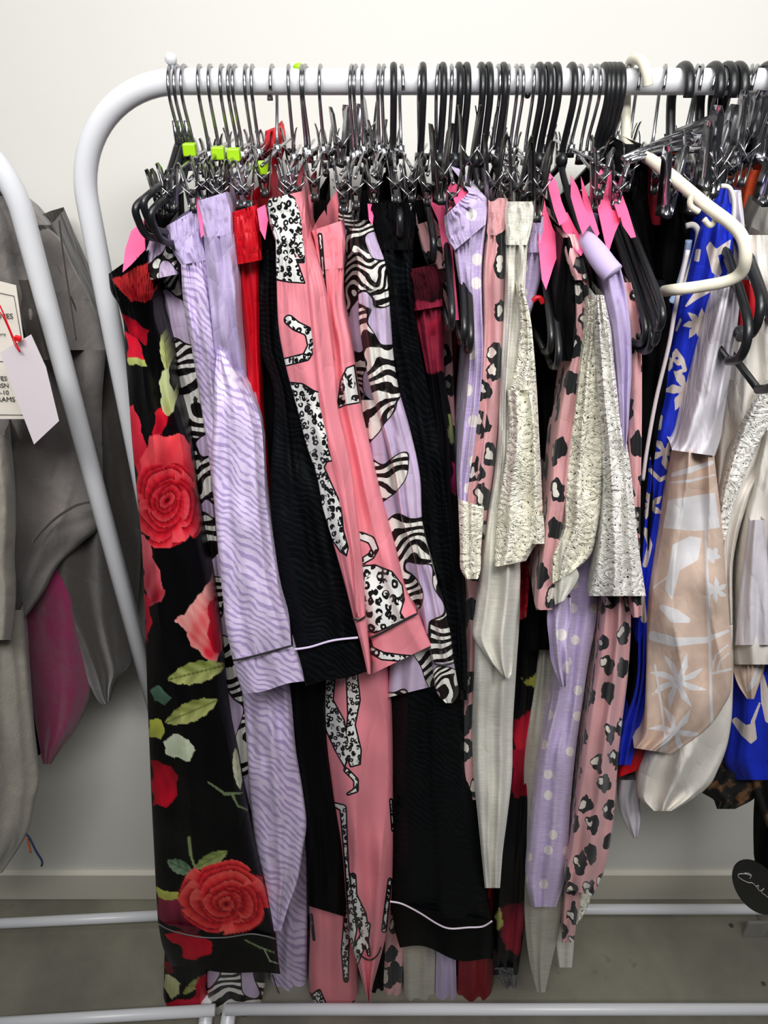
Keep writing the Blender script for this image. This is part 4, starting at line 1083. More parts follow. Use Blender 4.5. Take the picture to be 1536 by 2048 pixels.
# 14 lavender
g = garment('lavender_dotted_shorts', 'lavender dotted shorts peeking out right of the cream waistband', 'shorts', (1075, 460), .625)
loft('waistband', [(433, 1058, 1088), (470, 1056, 1088), (505, 1054, 1086)], .64, MT['dots2'], g, .15, 2, .002, 4, 3, gather=1.4)
loft('leg', [(505, 1054, 1086), (560, 1050, 1082), (600, 1046, 1070), (640, 1044, 1058)], .645, MT['dots2'], g, .14, 2, .003)

# 15 black strappy
g = garment('black_strappy_camisole', 'black strappy top with a scarlet edge behind the large pink cover', 'top', (1100, 640), .62)
loft('body', [(590, 1064, 1120), (700, 1074, 1160), (800, 1084, 1140), (900, 1088, 1125), (1000, 1086, 1110), (1150, 1070, 1100), (1300, 1050, 1100)], .655, MT['black_cotton'], g, .15, 2, .005)
b = MB(); b.tube(smooth_path([P(x_, y_, .63) for x_, y_ in [(1066, 602), (1072, 596), (1080, 596), (1086, 606)]], 6), .0022, 8); b.build('neck_trim', MT['red'], g)
g = garment('black_satin_camisole', 'glossy black top folded over a hanger between pink covers', 'top', (1130, 540), .60)
loft('body', [(475, 1126, 1140), (520, 1118, 1152), (600, 1108, 1155), (660, 1108, 1155), (705, 1114, 1150), (722, 1124, 1145)], .607, MT['black'], g, .10, 1.5, .003, 4, 3)

# 16 pink animal top
g = garment('pink_animal_print_shirt', 'pink animal print top slung over the hanger left of the lace tops', 'top', (1140, 500), .60)
loft('shoulder', [(468, 1132, 1150), (490, 1126, 1160), (520, 1132, 1168), (560, 1146, 1176)], [.62, .61, .604, .602], MT['animal2'], g, .12, 1.5, .002, 4, 3)
loft('body', [(560, 1146, 1176), (620, 1150, 1186), (700, 1142, 1184), (800, 1122, 1170), (900, 1108, 1150), (1000, 1098, 1138), (1100, 1084, 1122), (1180, 1074, 1116), (1220, 1072, 1105)], .607, MT['animal'], g, .13, 1.8, .004, 5, 3)

# 17 lace tops
g = garment('white_lace_camisole', 'long cream-white lace top with scalloped edge right of the animal print top', 'top', (1185, 640), .59)
loft('body', [(600, 1178, 1196), (660, 1172, 1206), (740, 1160, 1206), (820, 1150, 1208), (900, 1138, 1210), (1000, 1130, 1204), (1060, 1128, 1194), (1112, 1106, 1180), (1104, 1168, 1150, 1140)], .592, MT['lace'], g, .12, 2, .005, 3, 3)
loft('lining', [(1080, 1112, 1150), (1130, 1106, 1150), (1104, 1162, 1158, 1150), (1110, 1210, 1130, 1200)], .60, MT['jersey'], g, .05, 1.5, .003, 4, 3)
g = garment('ivory_lace_blouse', 'ivory lace blouse with broad lace hem over lavender dotted trousers', 'blouse', (1205, 620), .575)
loft('body', [(590, 1190, 1208), (660, 1190, 1222), (740, 1194, 1230), (820, 1200, 1240), (900, 1204, 1256), (1000, 1206, 1268), (1080, 1200, 1276), (1140, 1190, 1284), (1192, 1178, 1292)], .58, MT['lacew'], g, .12, 2, .005, 3, 3)
loft('lining', [(700, 1196, 1232), (900, 1206, 1255), (1100, 1200, 1276), (1186, 1180, 1290)], .602, MT['lav'], g, .05, 1.5, .003, 5, 4)

# 18 lavender robe with rolled shoulder
g = garment('lavender_robe', 'lavender jersey robe with rolled shoulder over its hanger', 'robe', (1200, 510), .585)
b = MB(); b.tube(smooth_path([P(x_, y_, Y_) for x_, y_, Y_ in [(1172, 478, .63), (1180, 488, .61), (1196, 510, .595), (1212, 532, .585), (1226, 548, .58)]], 8), [.0062 + .0022 * min(i / 16, 1) for i in range(33)], 16); b.build('rolled_shoulder', MT['lav'], g)
loft('sleeve', [(530, 1206, 1240), (580, 1210, 1252), (640, 1222, 1260), (720, 1232, 1264), (800, 1238, 1260), (860, 1243, 1256), (900, 1246, 1252)], .582, MT['lav'], g, .12, 1.6, .004, 4, 3)

# 19 pink animal right
g = garment('pink_animal_print_pyjama_shirt', 'pink animal print pyjama top right of the lavender robe, under the black arms', 'top', (1255, 580), .60)
loft('body', [(565, 1240, 1262), (620, 1252, 1276), (700, 1260, 1283), (800, 1258, 1284), (900, 1262, 1283), (1000, 1264, 1281), (1100, 1262, 1280), (1180, 1262, 1282), (1235, 1266, 1284)], .60, MT['animal'], g, .14, 1.5, .004, 5, 3)
g = garment('pink_animal_print_pyjama_trousers', 'pink jersey trouser leg with dense black spots below the ivory lace blouse', 'trousers', (1230, 1190), .61)
loft('leg', [(1050, 1215, 1268), (1190, 1206, 1262), (1250, 1202, 1262), (1350, 1190, 1256), (1450, 1172, 1244), (1550, 1160, 1234), (1650, 1148, 1226), (1710, 1140, 1216), (1752, 1130, 1205), (1134, 1778, 1186, 1792)], .62, MT['animal2'], g, .13, 1.6, .005, 5, 3)
loft('leg', [(1700, 1135, 1165), (1800, 1128, 1158), (1885, 1124, 1148)], .66, MT['animal2'], g, .06, 1.6, .003, 5, 3)

# 20 lavender dotted trousers lower + ruffle
g = garment('lavender_dotted_pyjama_trousers', 'lavender trousers with small white dots, twisted at the knee', 'trousers', (1130, 1180), .625)
loft('leg', [(1000, 1130, 1200), (1160, 1112, 1202), (1230, 1110, 1195), (1320, 1110, 1178), (1400, 1104, 1166), (1500, 1082, 1152), (1600, 1068, 1142), (1700, 1058, 1136), (1760, 1052, 1130), (1814, 1062, 1112)], .64, MT['dots2'], g, .13, 1.8, .005, 5, 3)
loft('twisted_hem', [(1195, 1100, 1142), (1240, 1094, 1142), (1280, 1098, 1136), (1320, 1102, 1138), (1350, 1112, 1138), (1374, 1122, 1134)], .615, MT['dots'], g, .05, 1.5, .007, 4, 3)
g = garment('greige_jersey_trousers', 'greige jersey trousers hanging lowest under the dotted lavender ones', 'trousers', (1090, 1400), .67)
loft('leg', [(1150, 1085, 1110), (1300, 1080, 1108), (1500, 1050, 1120), (1750, 1048, 1132), (1850, 1050, 1120), (1930, 1060, 1102), (1985, 1074, 1090)], .68, MT['greige'], g, .11, 1.6, .004)
g = garment('cream_lace_slip', 'cream lace slip whose ragged hem shows below the pink spotted leg', 'slip', (1150, 1780), .66)
loft('hem', [(1765, 1158, 1176), (1800, 1154, 1180), (1822, 1152, 1172), (1845, 1150, 1158)], .67, MT['lace'], g, .05, 1.5, .003, 3, 3, hemwave=5)
loft('panel', [(1800, 1105, 1140), (1880, 1110, 1148), (1935, 1118, 1144)], .70, MT['jersey'], g, .05, 1.5, .003)

# 22 dark rose trousers in the middle
g = garment('dark_rose_print_trousers', 'black rose print trousers in the gap right of the long cream leg, lace hem', 'trousers', (1040, 1100), .685)
loft('leg', [(900, 1060, 1110), (1100, 1035, 1098), (1300, 1025, 1092), (1400, 1024, 1082), (1500, 1016, 1070), (1650, 1000, 1062), (1800, 986, 1055), (1950, 986, 1036)], .69, MT['rose'], g, .11, 1.8, .004, 4, 3, paint=rosedark)
loft('lace_hem', [(1935, 988, 1036), (1960, 1000, 1034), (1975, 1014, 1032)], .688, MT['blacklace'], g, .10, 1.8, .003, 3, 3, hemwave=4)

# lower row hems
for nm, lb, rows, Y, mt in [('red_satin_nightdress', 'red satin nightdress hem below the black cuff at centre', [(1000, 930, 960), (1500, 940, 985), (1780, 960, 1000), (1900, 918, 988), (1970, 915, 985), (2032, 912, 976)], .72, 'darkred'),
                            ('lavender_satin_nightdress', 'lavender satin nightdress hem left of the red hem', [(1000, 890, 915), (1700, 880, 915), (1920, 872, 912), (2090, 868, 916)], .72, 'lavband'),
                            ('cream_jersey_nightdress', 'cream jersey nightdress hem beneath the wide black trousers', [(1000, 830, 860), (1700, 810, 875), (1890, 806, 872), (2090, 812, 868)], .72, 'greige'),
                            ('animal_print_nightdress', 'dusky pink animal print hem at the bottom beside pink trousers', [(1200, 770, 800), (1700, 765, 805), (1890, 766, 808), (2020, 768, 800)], .73, 'animal2'),
                            ('black_jersey_nightdress', 'black nightdress hem between pink trousers and animal print hem', [(1300, 735, 780), (1800, 735, 780), (1950, 725, 772), (2030, 740, 768)], .735, 'black'),
                            ('black_lace_nightdress', 'black lace-edged nightdress behind the red hem', [(1000, 930, 1000), (1700, 940, 1000), (1950, 905, 992), (2090, 900, 980)], .76, 'black_cotton')]:
    g = garment(nm, lb, 'nightdress', (rows[0][1], rows[0][0]), Y)
    loft('skirt', rows, Y, MT[mt], g, .10, 2, .004)

# 23 black tall garments at right, navy waistbands
g = garment('black_jersey_dress', 'long black dress hanging under the packed black hangers', 'dress', (1300, 620), .62)
loft('body', [(560, 1280, 1330), (640, 1282, 1345), (760, 1280, 1338), (900, 1276, 1322), (1050, 1278, 1308), (1200, 1276, 1300), (1350, 1268, 1292), (1450, 1250, 1280)], .63, MT['black_cotton'], g, .15, 2, .005)
g = garment('navy_satin_trousers', 'navy-black satin trousers folded over the clip left of the cream shoulder', 'trousers', (1268, 320), .66)
loft('waistband', [(288, 1252, 1284), (300, 1244, 1294), (340, 1243, 1297), (400, 1246, 1296)], [.70, .69, .68, .68], MT['black'], g, .10, 2.5, .003, 4, 3, gather=1.7)
loft('leg', [(400, 1246, 1296), (500, 1270, 1310), (600, 1290, 1335)], .68, MT['black'], g, .12, 2, .003)
for nm, lb, rows, Y, mt, ct in [('orange_cotton_vest', 'orange top behind the maroon strap', [(330, 1288, 1345), (400, 1284, 1352), (480, 1280, 1345), (520, 1284, 1340)], .73, 'orange', 'top'),
                                ('maroon_satin_camisole', 'maroon satin strap clipped left of the cream hanger', [(322, 1294, 1312), (380, 1298, 1318), (430, 1304, 1324), (450, 1308, 1322)], .68, 'darkred', 'top'),
                                ('black_halter_vest', 'black halter top under the cream shoulder with white edge', [(380, 1345, 1362), (450, 1330, 1385), (520, 1315, 1390), (600, 1310, 1380), (700, 1300, 1350)], .66, 'black_cotton', 'top'),
                                ('black_swimsuit', 'black swimsuit with pale blue side strap behind the cream crossbar', [(430, 1290, 1340), (540, 1290, 1350), (620, 1300, 1345), (760, 1300, 1335)], .69, 'black', 'swimsuit')]:
    g = garment(nm, lb, ct, (rows[0][1], rows[0][0]), Y); loft('body', rows, Y, MT[mt], g, .10, 2, .003)
    if nm == 'black_halter_vest':
        piping('white_edge', [(1372, 452), (1386, 450), (1396, 462), (1394, 490), (1380, 540), (1362, 590)], .645, MT['ivory'], g, .0024)
    if nm == 'black_swimsuit':
        piping('blue_strap', [(1378, 480), (1370, 530), (1355, 580), (1342, 605)], .65, plain('pale_blue_trim', '9fb4d8', .6), g, .003)

# 24 blue dress
bs = [('p', [(1412, 495), (1420, 482), (1432, 498), (1462, 478), (1458, 505), (1436, 510), (1444, 545), (1438, 555), (1424, 545)]),
      ('c', [(1372, 612), (1392, 592), (1440, 568)], [2, 7, 5]), ('c', [(1378, 604), (1410, 580)], [2, 3])]
bs += palm(1398, 650, 34, 7, .4, .2) + palm(1372, 780, 46, 6, 1.0, .2) + palm(1330, 905, 36, 5, .2, .2) + palm(1300, 1010, 30, 5, .6, .22) + palm(1345, 720, 24, 4, .3, .25)
bs += [('c', [(1352, 700), (1364, 720), (1370, 740), (1350, 745)], [3, 5, 4, 2]), ('p', [(1302, 830), (1326, 830), (1322, 860), (1298, 860)]), ('c', [(1300, 940), (1320, 960), (1340, 950)], 4),
       ('p', [(1392, 498), (1402, 498), (1398, 524), (1388, 522)]), ('p', [(1350, 660), (1360, 636), (1364, 638), (1354, 664)]), ('c', [(1290, 1060), (1300, 1090), (1290, 1130)], 5), ('c', [(1282, 1180), (1288, 1240)], 6)]
g = garment('blue_tropical_dress', 'cobalt blue dress with pale palm print, right of the black hangers', 'dress', (1455, 385), .615)
loft('body', [(372, 1440, 1462), (390, 1430, 1468), (450, 1402, 1466), (500, 1388, 1466), (560, 1372, 1458), (640, 1352, 1440), (700, 1340, 1424), (800, 1318, 1396), (900, 1298, 1368), (1000, 1290, 1340), (1100, 1284, 1316), (1250, 1276, 1302), (1380, 1270, 1294), (1460, 1246, 1280), (1530, 1236, 1262)],
     [.655, .65, .63] + [.625] * 12, MT['blue'], g, .15, 1.6, .004, 4, 3, paint=motif_paint(bs))
piping('edge_trim', [(1442, 372), (1456, 374), (1464, 386), (1468, 410), (1466, 450)], .63, MT['ivory'], g, .0018)
piping('side_tape', [(1376, 500), (1352, 610), (1338, 690), (1312, 800), (1294, 900), (1286, 960)], .615, plain('pale_tape', 'cfc6c8', .6), g, .0018)

# 25 beige shirt
bg = [('p', [(1340, 930), (1390, 900), (1432, 900), (1436, 960), (1420, 1000), (1380, 990), (1326, 1040)])]
bg = [('c', [(1344, 950), (1380, 940), (1424, 925)], [4, 6, 4]), ('c', [(1340, 965), (1380, 962), (1428, 950)], [2, 3, 2]),
      ('p', [(1336, 1000), (1430, 985), (1440, 1055), (1392, 1062), (1326, 1056)]), ('p', [(1345, 1090), (1380, 1072), (1404, 1076), (1396, 1120), (1360, 1140), (1344, 1200), (1330, 1180)]),
      ('c', [(1325, 1215), (1350, 1232), (1375, 1240)], [6, 14, 6]), ('c', [(1412, 1000), (1412, 1100), (1416, 1200), (1420, 1300), (1422, 1400), (1426, 1480)], [3, 2.5, 4, 3, 3, 3]),
      ('c', [(1306, 1272), (1350, 1284), (1412, 1280), (1456, 1262)], [10, 9, 6, 3]), ('c', [(1300, 1180), (1340, 1150), (1390, 1100)], [2, 2, 2])]
bg += palm(1356, 1362, 58, 8, .3, .11) + palm(1350, 1462, 52, 6, .1, .12) + palm(1432, 1180, 26, 6, .5, .2) + palm(1425, 1110, 18, 5, .2, .3)
bg += [('c', [(1424, 1340), (1432, 1310), (1456, 1290)], 2.2), ('c', [(1434, 1346), (1440, 1322), (1458, 1306)], 2), ('c', [(1420, 1348), (1462, 1338)], 2.5), ('c', [(1310, 1330), (1324, 1420), (1334, 1505)], [2, 2, 2])]
g = garment('beige_palm_print_shirt', 'white and beige palm print T-shirt with curved lower hem', 'shirt', (1440, 560), .56)
loft('sleeve', [(558, 1446, 1482), (640, 1424, 1476), (740, 1400, 1462), (830, 1376, 1448), (895, 1350, 1436), (1344, 900, 1430, 912)], [.60, .59, .585, .58, .578, .576], MT['white'], g, .12, 1.8, .005, 5, 4)
loft('body', [(890, 1352, 1426), (960, 1340, 1434), (1050, 1326, 1444), (1150, 1310, 1452), (1250, 1298, 1460), (1350, 1292, 1464), (1288, 1440, 1450, 1408), (1280, 1480, 1400, 1470), (1268, 1496, 1345, 1508)], .59, MT['beige'], g, .14, 1.5, .006, 4, 3, paint=motif_paint(bg), wrap=.02)
g = garment('white_jersey_shirt', 'plain white T-shirt folded around under the palm print shirt', 'shirt', (1400, 1500), .60)
loft('body', [(1250, 1400, 1466), (1380, 1330, 1466), (1450, 1300, 1462), (1500, 1290, 1452), (1540, 1276, 1436), (1570, 1272, 1420), (1600, 1280, 1384), (1622, 1305, 1345)], .612, MT['ivory'], g, .14, 1.8, .007, 5, 4)
loft('sleeve', [(1560, 1240, 1290), (1600, 1236, 1280), (1640, 1246, 1282), (1676, 1266, 1276)], .66, MT['white'], g, .06, 1.5, .004)
g = garment('red_jersey_shirt', 'red top peeking out under the blue dress and palm print shirt', 'top', (1280, 1500), .64)
loft('body', [(1380, 1260, 1300), (1480, 1250, 1320), (1236, 1530, 1320, 1510), (1234, 1556, 1290, 1535)], .64, MT['red'], g, .08, 1.5, .003)

# 26 whites on the right
g = garment('white_embroidered_blouse', 'white blouse with puckered embroidered edge right of the palm print shirt', 'blouse', (1500, 620), .60)
loft('body', [(470, 1462, 1536), (560, 1470, 1545), (700, 1452, 1570), (820, 1440, 1575), (900, 1436, 1560), (1000, 1434, 1500), (1100, 1436, 1470), (1250, 1440, 1466)], .63, MT['ivory'], g, .14, 2.2, .006, 5, 4)
loft('embroidered_edge', [(760, 1530, 1570), (820, 1494, 1552), (900, 1464, 1512), (960, 1448, 1486), (1030, 1438, 1462), (1080, 1436, 1452)], .612, MT['lacew'], g, .03, 1.5, .003, 3, 3)
g = garment('white_cotton_shirt', 'white shirt with straight hem at the right edge', 'shirt', (1530, 900), .60)
loft('body', [(860, 1530, 1600), (980, 1500, 1600), (1100, 1474, 1600), (1220, 1468, 1600), (1320, 1466, 1600), (1329, 1468, 1600)], .62, MT['ivory'], g, .14, 2, .007, 5, 4)
loft('body_fold', [(1040, 1500, 1530), (1180, 1480, 1540), (1290, 1470, 1545)], .612, MT['white'], g, .03, 1.5, .004, 5, 4)
for nm, lb, rows, Y, mt, ct in [('black_jersey_blouse', 'black blouse between embroidered blouse and straight hemmed shirt', [(820, 1510, 1600), (900, 1480, 1580), (1000, 1462, 1540), (1150, 1452, 1500), (1300, 1450, 1490)], .66, 'black_cotton', 'blouse'),
                                ('grey_lilac_cardigan', 'pale lilac-grey cardigan edge beside the blue dress shoulder', [(380, 1462, 1482), (470, 1464, 1490), (600, 1455, 1480), (760, 1430, 1470)], .645, 'white', 'cardigan'),
                                ('orange_jersey_shirt', 'orange shirt at the upper right edge', [(340, 1500, 1570), (380, 1485, 1580), (430, 1480, 1570), (480, 1490, 1560)], .70, 'orange', 'shirt'),
                                ('grey_cotton_shirt', 'grey shirt over the orange one at the right edge', [(400, 1520, 1570), (450, 1492, 1580), (520, 1484, 1590), (600, 1480, 1580)], .67, 'grey', 'shirt'),
                                ('red_cotton_vest', 'red vest visible inside the black hanger at the right edge', [(560, 1476, 1510), (600, 1474, 1520), (650, 1476, 1510)], .625, 'red', 'vest')]:
    g = garment(nm, lb, ct, (rows[0][1], rows[0][0]), Y); loft('body', rows, Y, MT[mt], g, .10, 2, .004)
g = garment('beige_palm_print_shorts', 'beige satin shorts corner below the straight white hem', 'shorts', (1500, 1335), .64)
loft('leg', [(1300, 1466, 1530), (1340, 1466, 1528), (1370, 1476, 1518), (1398, 1494, 1508)], .64, MT['beige'], g, .08, 1.5, .004, 4, 3, paint=motif_paint([('c', [(1516, 1330), (1508, 1365), (1496, 1380)], [3, 6, 4])]))
g = garment('blue_palm_print_shorts', 'dark blue palm print shorts at the right edge below the beige ones', 'shorts', (1510, 1420), .66)
loft('leg', [(1330, 1460, 1570), (1420, 1458, 1580), (1480, 1452, 1590), (1530, 1450, 1590), (1560, 1470, 1580)], .665, MT['blue'], g, .12, 1.8, .004, 4, 3, paint=motif_paint([('p', [(1462, 1440), (1472, 1434), (1492, 1450), (1510, 1446), (1514, 1478), (1502, 1488), (1482, 1470)]), ('c', [(1524, 1350), (1532, 1400), (1536, 1440)], [4, 10, 6]), ('c', [(1505, 1445), (1520, 1405)], [4, 2])]))
g = garment('brown_fur_jacket', 'black jacket with brown animal-print fur cuff at the lower right', 'jacket', (1490, 1500), .64)
loft('body', [(1480, 1440, 1590), (1530, 1420, 1590), (1560, 1408, 1560), (1582, 1400, 1520), (1600, 1428, 1505), (1618, 1434, 1470)], .685, MT['fur'], g, .12, 2, .006, 5, 4)
loft('sleeve', [(1520, 1500, 1590), (1580, 1506, 1590), (1640, 1530, 1590), (1700, 1545, 1600)], .67, MT['fur'], g, .10, 2, .005)
g = garment('black_winter_trousers', 'black trouser leg hanging at the right edge above the floor', 'trousers', (1540, 1600), .66)
loft('leg', [(1560, 1540, 1620), (1650, 1532, 1620), (1700, 1522, 1620), (1750, 1518, 1620), (1800, 1526, 1600)], .67, MT['black_cotton'], g, .10, 2, .004)
# oval swing label
g = empty('oval_swing_label', P(1510, 1776, .655), 'black oval swing label with silver script at the lower right edge', 'label')
b = MB(); n = 40; out = []
for i in range(n):
    a = 2 * PI * i / n; ex, ey = 62 * math.cos(a), 40 * math.sin(a); r_ = math.radians(52)
    out.append((1514 + ex * math.cos(r_) - ey * math.sin(r_), 1775 + ex * math.sin(r_) + ey * math.cos(r_)))
fa = [P(x_, y_, .655) for x_, y_ in out]; fb = [p + np.array([0, .0015, 0]) for p in fa]
b.add(fa + fb, [tuple(range(n))[::-1], tuple(range(n, 2 * n))] + [(i, (i + 1) % n, n + (i + 1) % n, n + i) for i in range(n)])
b.build('card', MT['blackpl'], g, smooth=False)
b = MB()
for st in ([(1503, 1752), (1492, 1748), (1479, 1748), (1476, 1752), (1482, 1758), (1496, 1765), (1505, 1766), (1513, 1774), (1520, 1782), (1528, 1777), (1523, 1784), (1530, 1790), (1540, 1798)], [(1489, 1746), (1497, 1747), (1503, 1751), (1499, 1757)], [(1512, 1773), (1517, 1771), (1516, 1778)]):
    b.tube(smooth_path([P(x_, y_, .6542) for x_, y_ in st], 5), .00055, 6)
b.build('script_lettering', MT['whiteprint'], g)

# ------------------------------------------------------------------ shadowed garments filling the middle of the rail
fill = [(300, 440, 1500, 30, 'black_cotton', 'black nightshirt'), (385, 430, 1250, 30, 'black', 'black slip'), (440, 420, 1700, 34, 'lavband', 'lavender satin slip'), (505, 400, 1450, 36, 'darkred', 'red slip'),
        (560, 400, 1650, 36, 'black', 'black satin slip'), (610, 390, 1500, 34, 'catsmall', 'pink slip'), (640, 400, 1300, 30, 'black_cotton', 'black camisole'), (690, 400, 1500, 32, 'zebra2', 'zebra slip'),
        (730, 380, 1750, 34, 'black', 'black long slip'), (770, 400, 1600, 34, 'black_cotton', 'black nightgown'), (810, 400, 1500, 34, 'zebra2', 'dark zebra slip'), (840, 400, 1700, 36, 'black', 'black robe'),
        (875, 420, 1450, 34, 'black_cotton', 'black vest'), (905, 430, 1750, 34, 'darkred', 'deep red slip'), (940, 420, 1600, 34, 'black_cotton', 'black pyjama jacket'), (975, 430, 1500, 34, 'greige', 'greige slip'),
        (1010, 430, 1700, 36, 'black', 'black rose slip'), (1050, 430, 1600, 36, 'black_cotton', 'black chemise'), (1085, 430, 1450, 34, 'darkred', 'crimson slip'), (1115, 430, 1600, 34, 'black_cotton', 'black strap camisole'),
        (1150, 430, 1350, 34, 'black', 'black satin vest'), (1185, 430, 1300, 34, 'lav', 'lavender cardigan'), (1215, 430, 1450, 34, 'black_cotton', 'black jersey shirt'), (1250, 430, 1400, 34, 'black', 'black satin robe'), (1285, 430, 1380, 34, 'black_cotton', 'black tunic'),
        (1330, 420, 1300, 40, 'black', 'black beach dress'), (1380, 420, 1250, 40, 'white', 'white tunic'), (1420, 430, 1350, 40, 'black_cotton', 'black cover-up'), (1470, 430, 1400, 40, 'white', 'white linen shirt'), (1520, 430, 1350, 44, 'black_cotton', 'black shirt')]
near = ['rose trousers', 'zebra trousers', 'lavender waistbands', 'red waistband', 'black piped shorts', 'leopard waistband', 'plain pink waistband', 'crumpled zebra waist', 'left of the gathered black waist', 'black gathered waist', 'right of the gathered black waist', 'left of the burgundy shorts', 'burgundy shorts',
        'left of the slanted dotted waistband', 'dotted slanted waistband', 'spotted pink trousers', 'cream drawstring waist', 'cream lace camisole', 'large pink cover', 'glossy black top', 'spotted pink top', 'rolled lavender shoulder', 'white lace top', 'ivory lace blouse', 'packed black hangers', 'cream crossbar', 'blue dress', 'palm print shirt', 'embroidered blouse', 'straight hemmed white shirt']
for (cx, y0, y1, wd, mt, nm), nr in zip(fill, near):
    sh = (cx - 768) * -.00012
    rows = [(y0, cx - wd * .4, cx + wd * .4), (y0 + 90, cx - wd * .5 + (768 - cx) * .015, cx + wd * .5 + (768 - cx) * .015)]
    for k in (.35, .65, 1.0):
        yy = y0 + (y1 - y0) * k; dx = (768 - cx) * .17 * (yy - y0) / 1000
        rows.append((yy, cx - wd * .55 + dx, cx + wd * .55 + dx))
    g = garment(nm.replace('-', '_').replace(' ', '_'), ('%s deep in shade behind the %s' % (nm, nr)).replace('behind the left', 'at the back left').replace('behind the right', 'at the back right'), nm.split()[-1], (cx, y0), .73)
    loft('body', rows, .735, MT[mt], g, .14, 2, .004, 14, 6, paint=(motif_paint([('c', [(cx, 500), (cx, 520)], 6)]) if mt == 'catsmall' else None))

# ------------------------------------------------------------------ left rack clothes
g = garment('charcoal_hoodie', 'charcoal fleece hoodie sleeve hanging behind the neighbouring rack leg', 'hoodie', (180, 620), .70)
loft('sleeve', [(450, 30, 100), (540, 60, 150), (640, 90, 200), (740, 100, 222), (860, 110, 250), (1000, 90, 276), (1100, 84, 282), (1200, 98, 276), (1300, 150, 266), (180, 1372, 258, 1336), (196, 1402, 236, 1356), (208, 1410, 222, 1400)], .80, MT['hood3'], g, .09, 2, .006, 6, 5)
g = garment('taupe_hoodie', 'large taupe-grey fleece hoodie with ribbed shoulder on the neighbouring rack', 'hoodie', (60, 460), .66)
loft('shoulder', [(410, -60, 0), (432, -80, 60), (455, -90, 95), (540, -100, 148), (640, -100, 196), (700, -100, 212)], [.80, .79, .785, .78, .775, .77], MT['hood2'], g, .09, 1.5, .006, 6, 5)
loft('body', [(-100, 700, 212, 700), (-100, 800, 205, 800), (-100, 900, 206, 930), (-100, 1000, 208, 1040), (-90, 1140, 160, 1090), (-80, 1220, 118, 1130), (-80, 1290, 84, 1190), (-80, 1330, 44, 1245)], .77, MT['hood2'], g, .09, 1.8, .012, 6, 5)
loft('collar', [(392, -60, 8), (440, -60, 36), (520, -60, 62), (600, -60, 80), (640, -50, 70)], .735, MT['hood2'], g, .04, 1.5, .006, 5, 5)
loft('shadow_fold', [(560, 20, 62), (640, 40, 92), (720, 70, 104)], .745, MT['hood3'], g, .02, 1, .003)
piping('seam', [(66, 1084), (84, 1062), (112, 1036), (150, 1012), (182, 1004), (206, 1002)], .752, MT['hood3'], g, .0016)
piping('seam', [(118, 440), (128, 520), (140, 600), (152, 680)], .752, MT['hood3'], g, .0010)
g = garment('light_grey_hoodie', 'light grey fleece hoodie sleeve with orange and blue drawcord at the far left', 'hoodie', (10, 900), .66)
loft('sleeve', [(870, -90, 10), (960, -90, 24), (1060, -90, 30), (1130, -90, 27), (1180, -90, 30), (1250, -90, 26), (1280, -90, 22)], .70, MT['hood1'], g, .07, 1.5, .006, 6, 5)
loft('body', [(1220, -100, 42), (1300, -100, 52), (1400, -100, 62), (1500, -100, 72), (1560, -100, 79), (-100, 1640, 70, 1600), (-100, 1740, 51, 1674), (-100, 1790, 5, 1745)], .725, MT['hood1'], g, .10, 2, .007, 6, 5)
piping('drawcord', [(52, 1668), (60, 1678), (72, 1702), (84, 1722), (83, 1732)], .72, plain('navy_cord', '2c3a5c', .6), g, .0017)
piping('drawcord_tip', [(54, 1674), (58, 1690), (61, 1704)], .722, plain('orange_cord', 'b86030', .6), g, .0019)
g = garment('burgundy_sweatshirt', 'burgundy sweatshirt hanging between light grey and charcoal hoodies', 'sweatshirt', (100, 1200), .78)
loft('body', [(1100, 20, 120), (1180, 40, 160), (1280, 46, 176), (1370, 54, 184), (1420, 64, 170), (1460, 72, 150), (1500, 80, 120), (1528, 86, 102)], .80, MT['burg'], g, .07, 1.5, .004, 6, 5)
g = garment('black_sweatshirt', 'sliver of black sweatshirt beside the light grey hoodie', 'sweatshirt', (70, 1420), .81)
loft('body', [(1380, 50, 84), (1430, 56, 86), (1480, 62, 84), (1510, 68, 80)], .83, MT['black_cotton'], g, .04, 1, .002)
# papers
def card(name, pts, Y, mat, parent, th=.0006):
    b = MB(); fa = [P(x_, y_, Y) for x_, y_ in pts]; n = len(pts); fb = [p + np.array([0, th, 0]) for p in fa]
    b.add(fa + fb, [tuple(range(n))[::-1], tuple(range(n, 2 * n))] + [(i, (i + 1) % n, n + (i + 1) % n, n + i) for i in range(n)])
    return b.build(name, mat, parent, smooth=False)


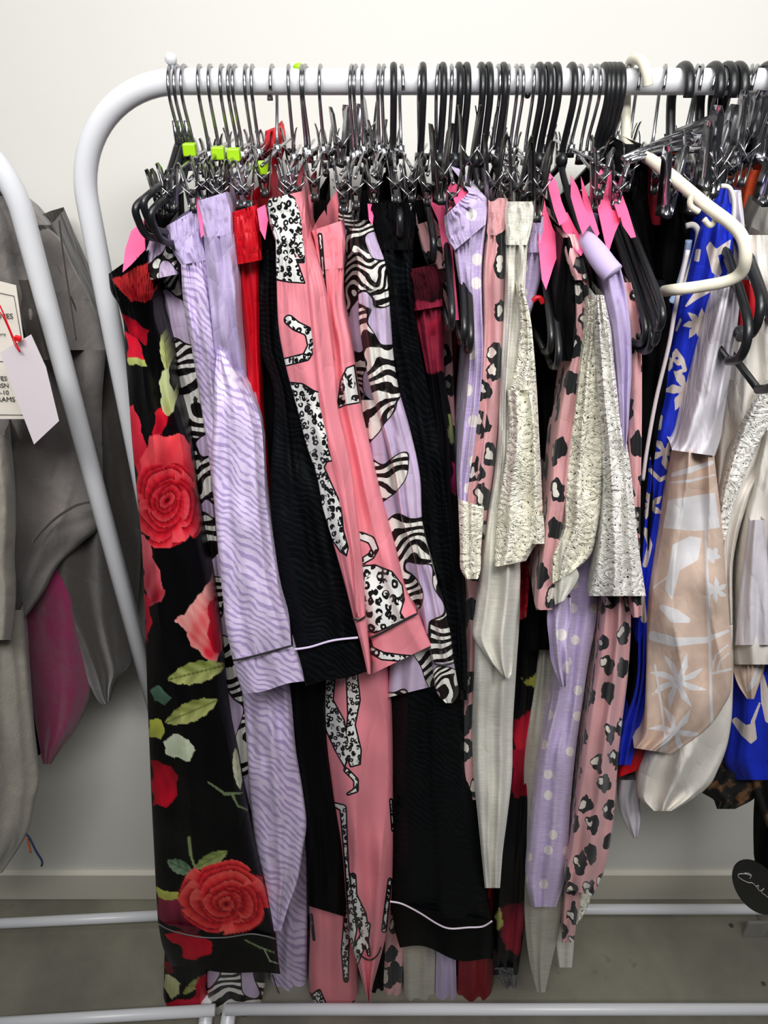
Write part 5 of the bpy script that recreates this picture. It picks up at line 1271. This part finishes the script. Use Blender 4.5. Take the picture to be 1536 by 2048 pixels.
g = empty('handwritten_sign', P(10, 700, .69), 'cream paper sign with handwriting and ruled border clipped to the hoodie', 'sign')
card('paper', [(-60, 548), (32, 571), (50, 700), (52, 838), (-60, 838)], .69, MT['paper'], g)
b = MB()
for ln in ([(-60, 573), (28, 592), (42, 672), (44, 700)], [(-60, 829), (50, 830)], [(-60, 720), (6, 723)]):
    b.tube([P(x_, y_, .6894) for x_, y_ in ln], .00028, 5)
b.build('border', MT['ink'], g)
tx = [('LOVES', -8, 634, 10.5), ('Don\'t worry', -26, 668, 6.5), ('LOVES', -16, 758, 10), ('IS MSN', -14, 772, 10), ('SN-10', -8, 786, 10), ('RAMS', 2, 800, 11), ('ITS', -14, 812, 10)]
for s, x_, y_, h_ in [(a_, b_ - 8, c_ + 3, d_) for a_, b_, c_, d_ in tx]:
    cu = bpy.data.curves.new('handwriting', 'FONT'); cu.body = s; sc = h_ / F * .98; cu.size = sc; cu.shear = .2; cu.extrude = .0001
    to = bpy.data.objects.new('tmp_text', cu); C.objects.link(to)
    dg = bpy.context.evaluated_depsgraph_get(); me = bpy.data.meshes.new_from_object(to.evaluated_get(dg)); bpy.data.objects.remove(to)
    o = bpy.data.objects.new('handwriting', me); C.objects.link(o); me.materials.clear(); me.materials.append(MT['ink'])
    o.location = tuple(P(x_, y_, .6888)); o.rotation_euler = (PI / 2, 0, 0); par(o, g)
g = empty('blank_swing_tag', P(60, 780, .66), 'blank white swing tag on red string in front of the handwritten sign', 'tag')
card('card', [(0, 705), (62, 669), (92, 735), (118, 842), (68, 889), (30, 790)], .66, MT['tagcard'], g)
b = MB(); b.tube(smooth_path([P(x_, y_, .655) for x_, y_ in [(-30, 560), (0, 612), (14, 645), (28, 678), (40, 703)]], 5), .0007, 6)
b.tube(smooth_path([P(x_, y_, .656) for x_, y_ in [(-34, 580), (0, 624), (16, 655), (30, 690), (40, 705)]], 5), .0005, 6)
b.build('string', MT['redpl'], g)
b = MB(); b.box(P(36, 677, .654), (.0056, .004, .0045), Matrix.Rotation(.35, 3, 'Y')); b.build('toggle', MT['redpl'], g, smooth=False, bevel=.0006)
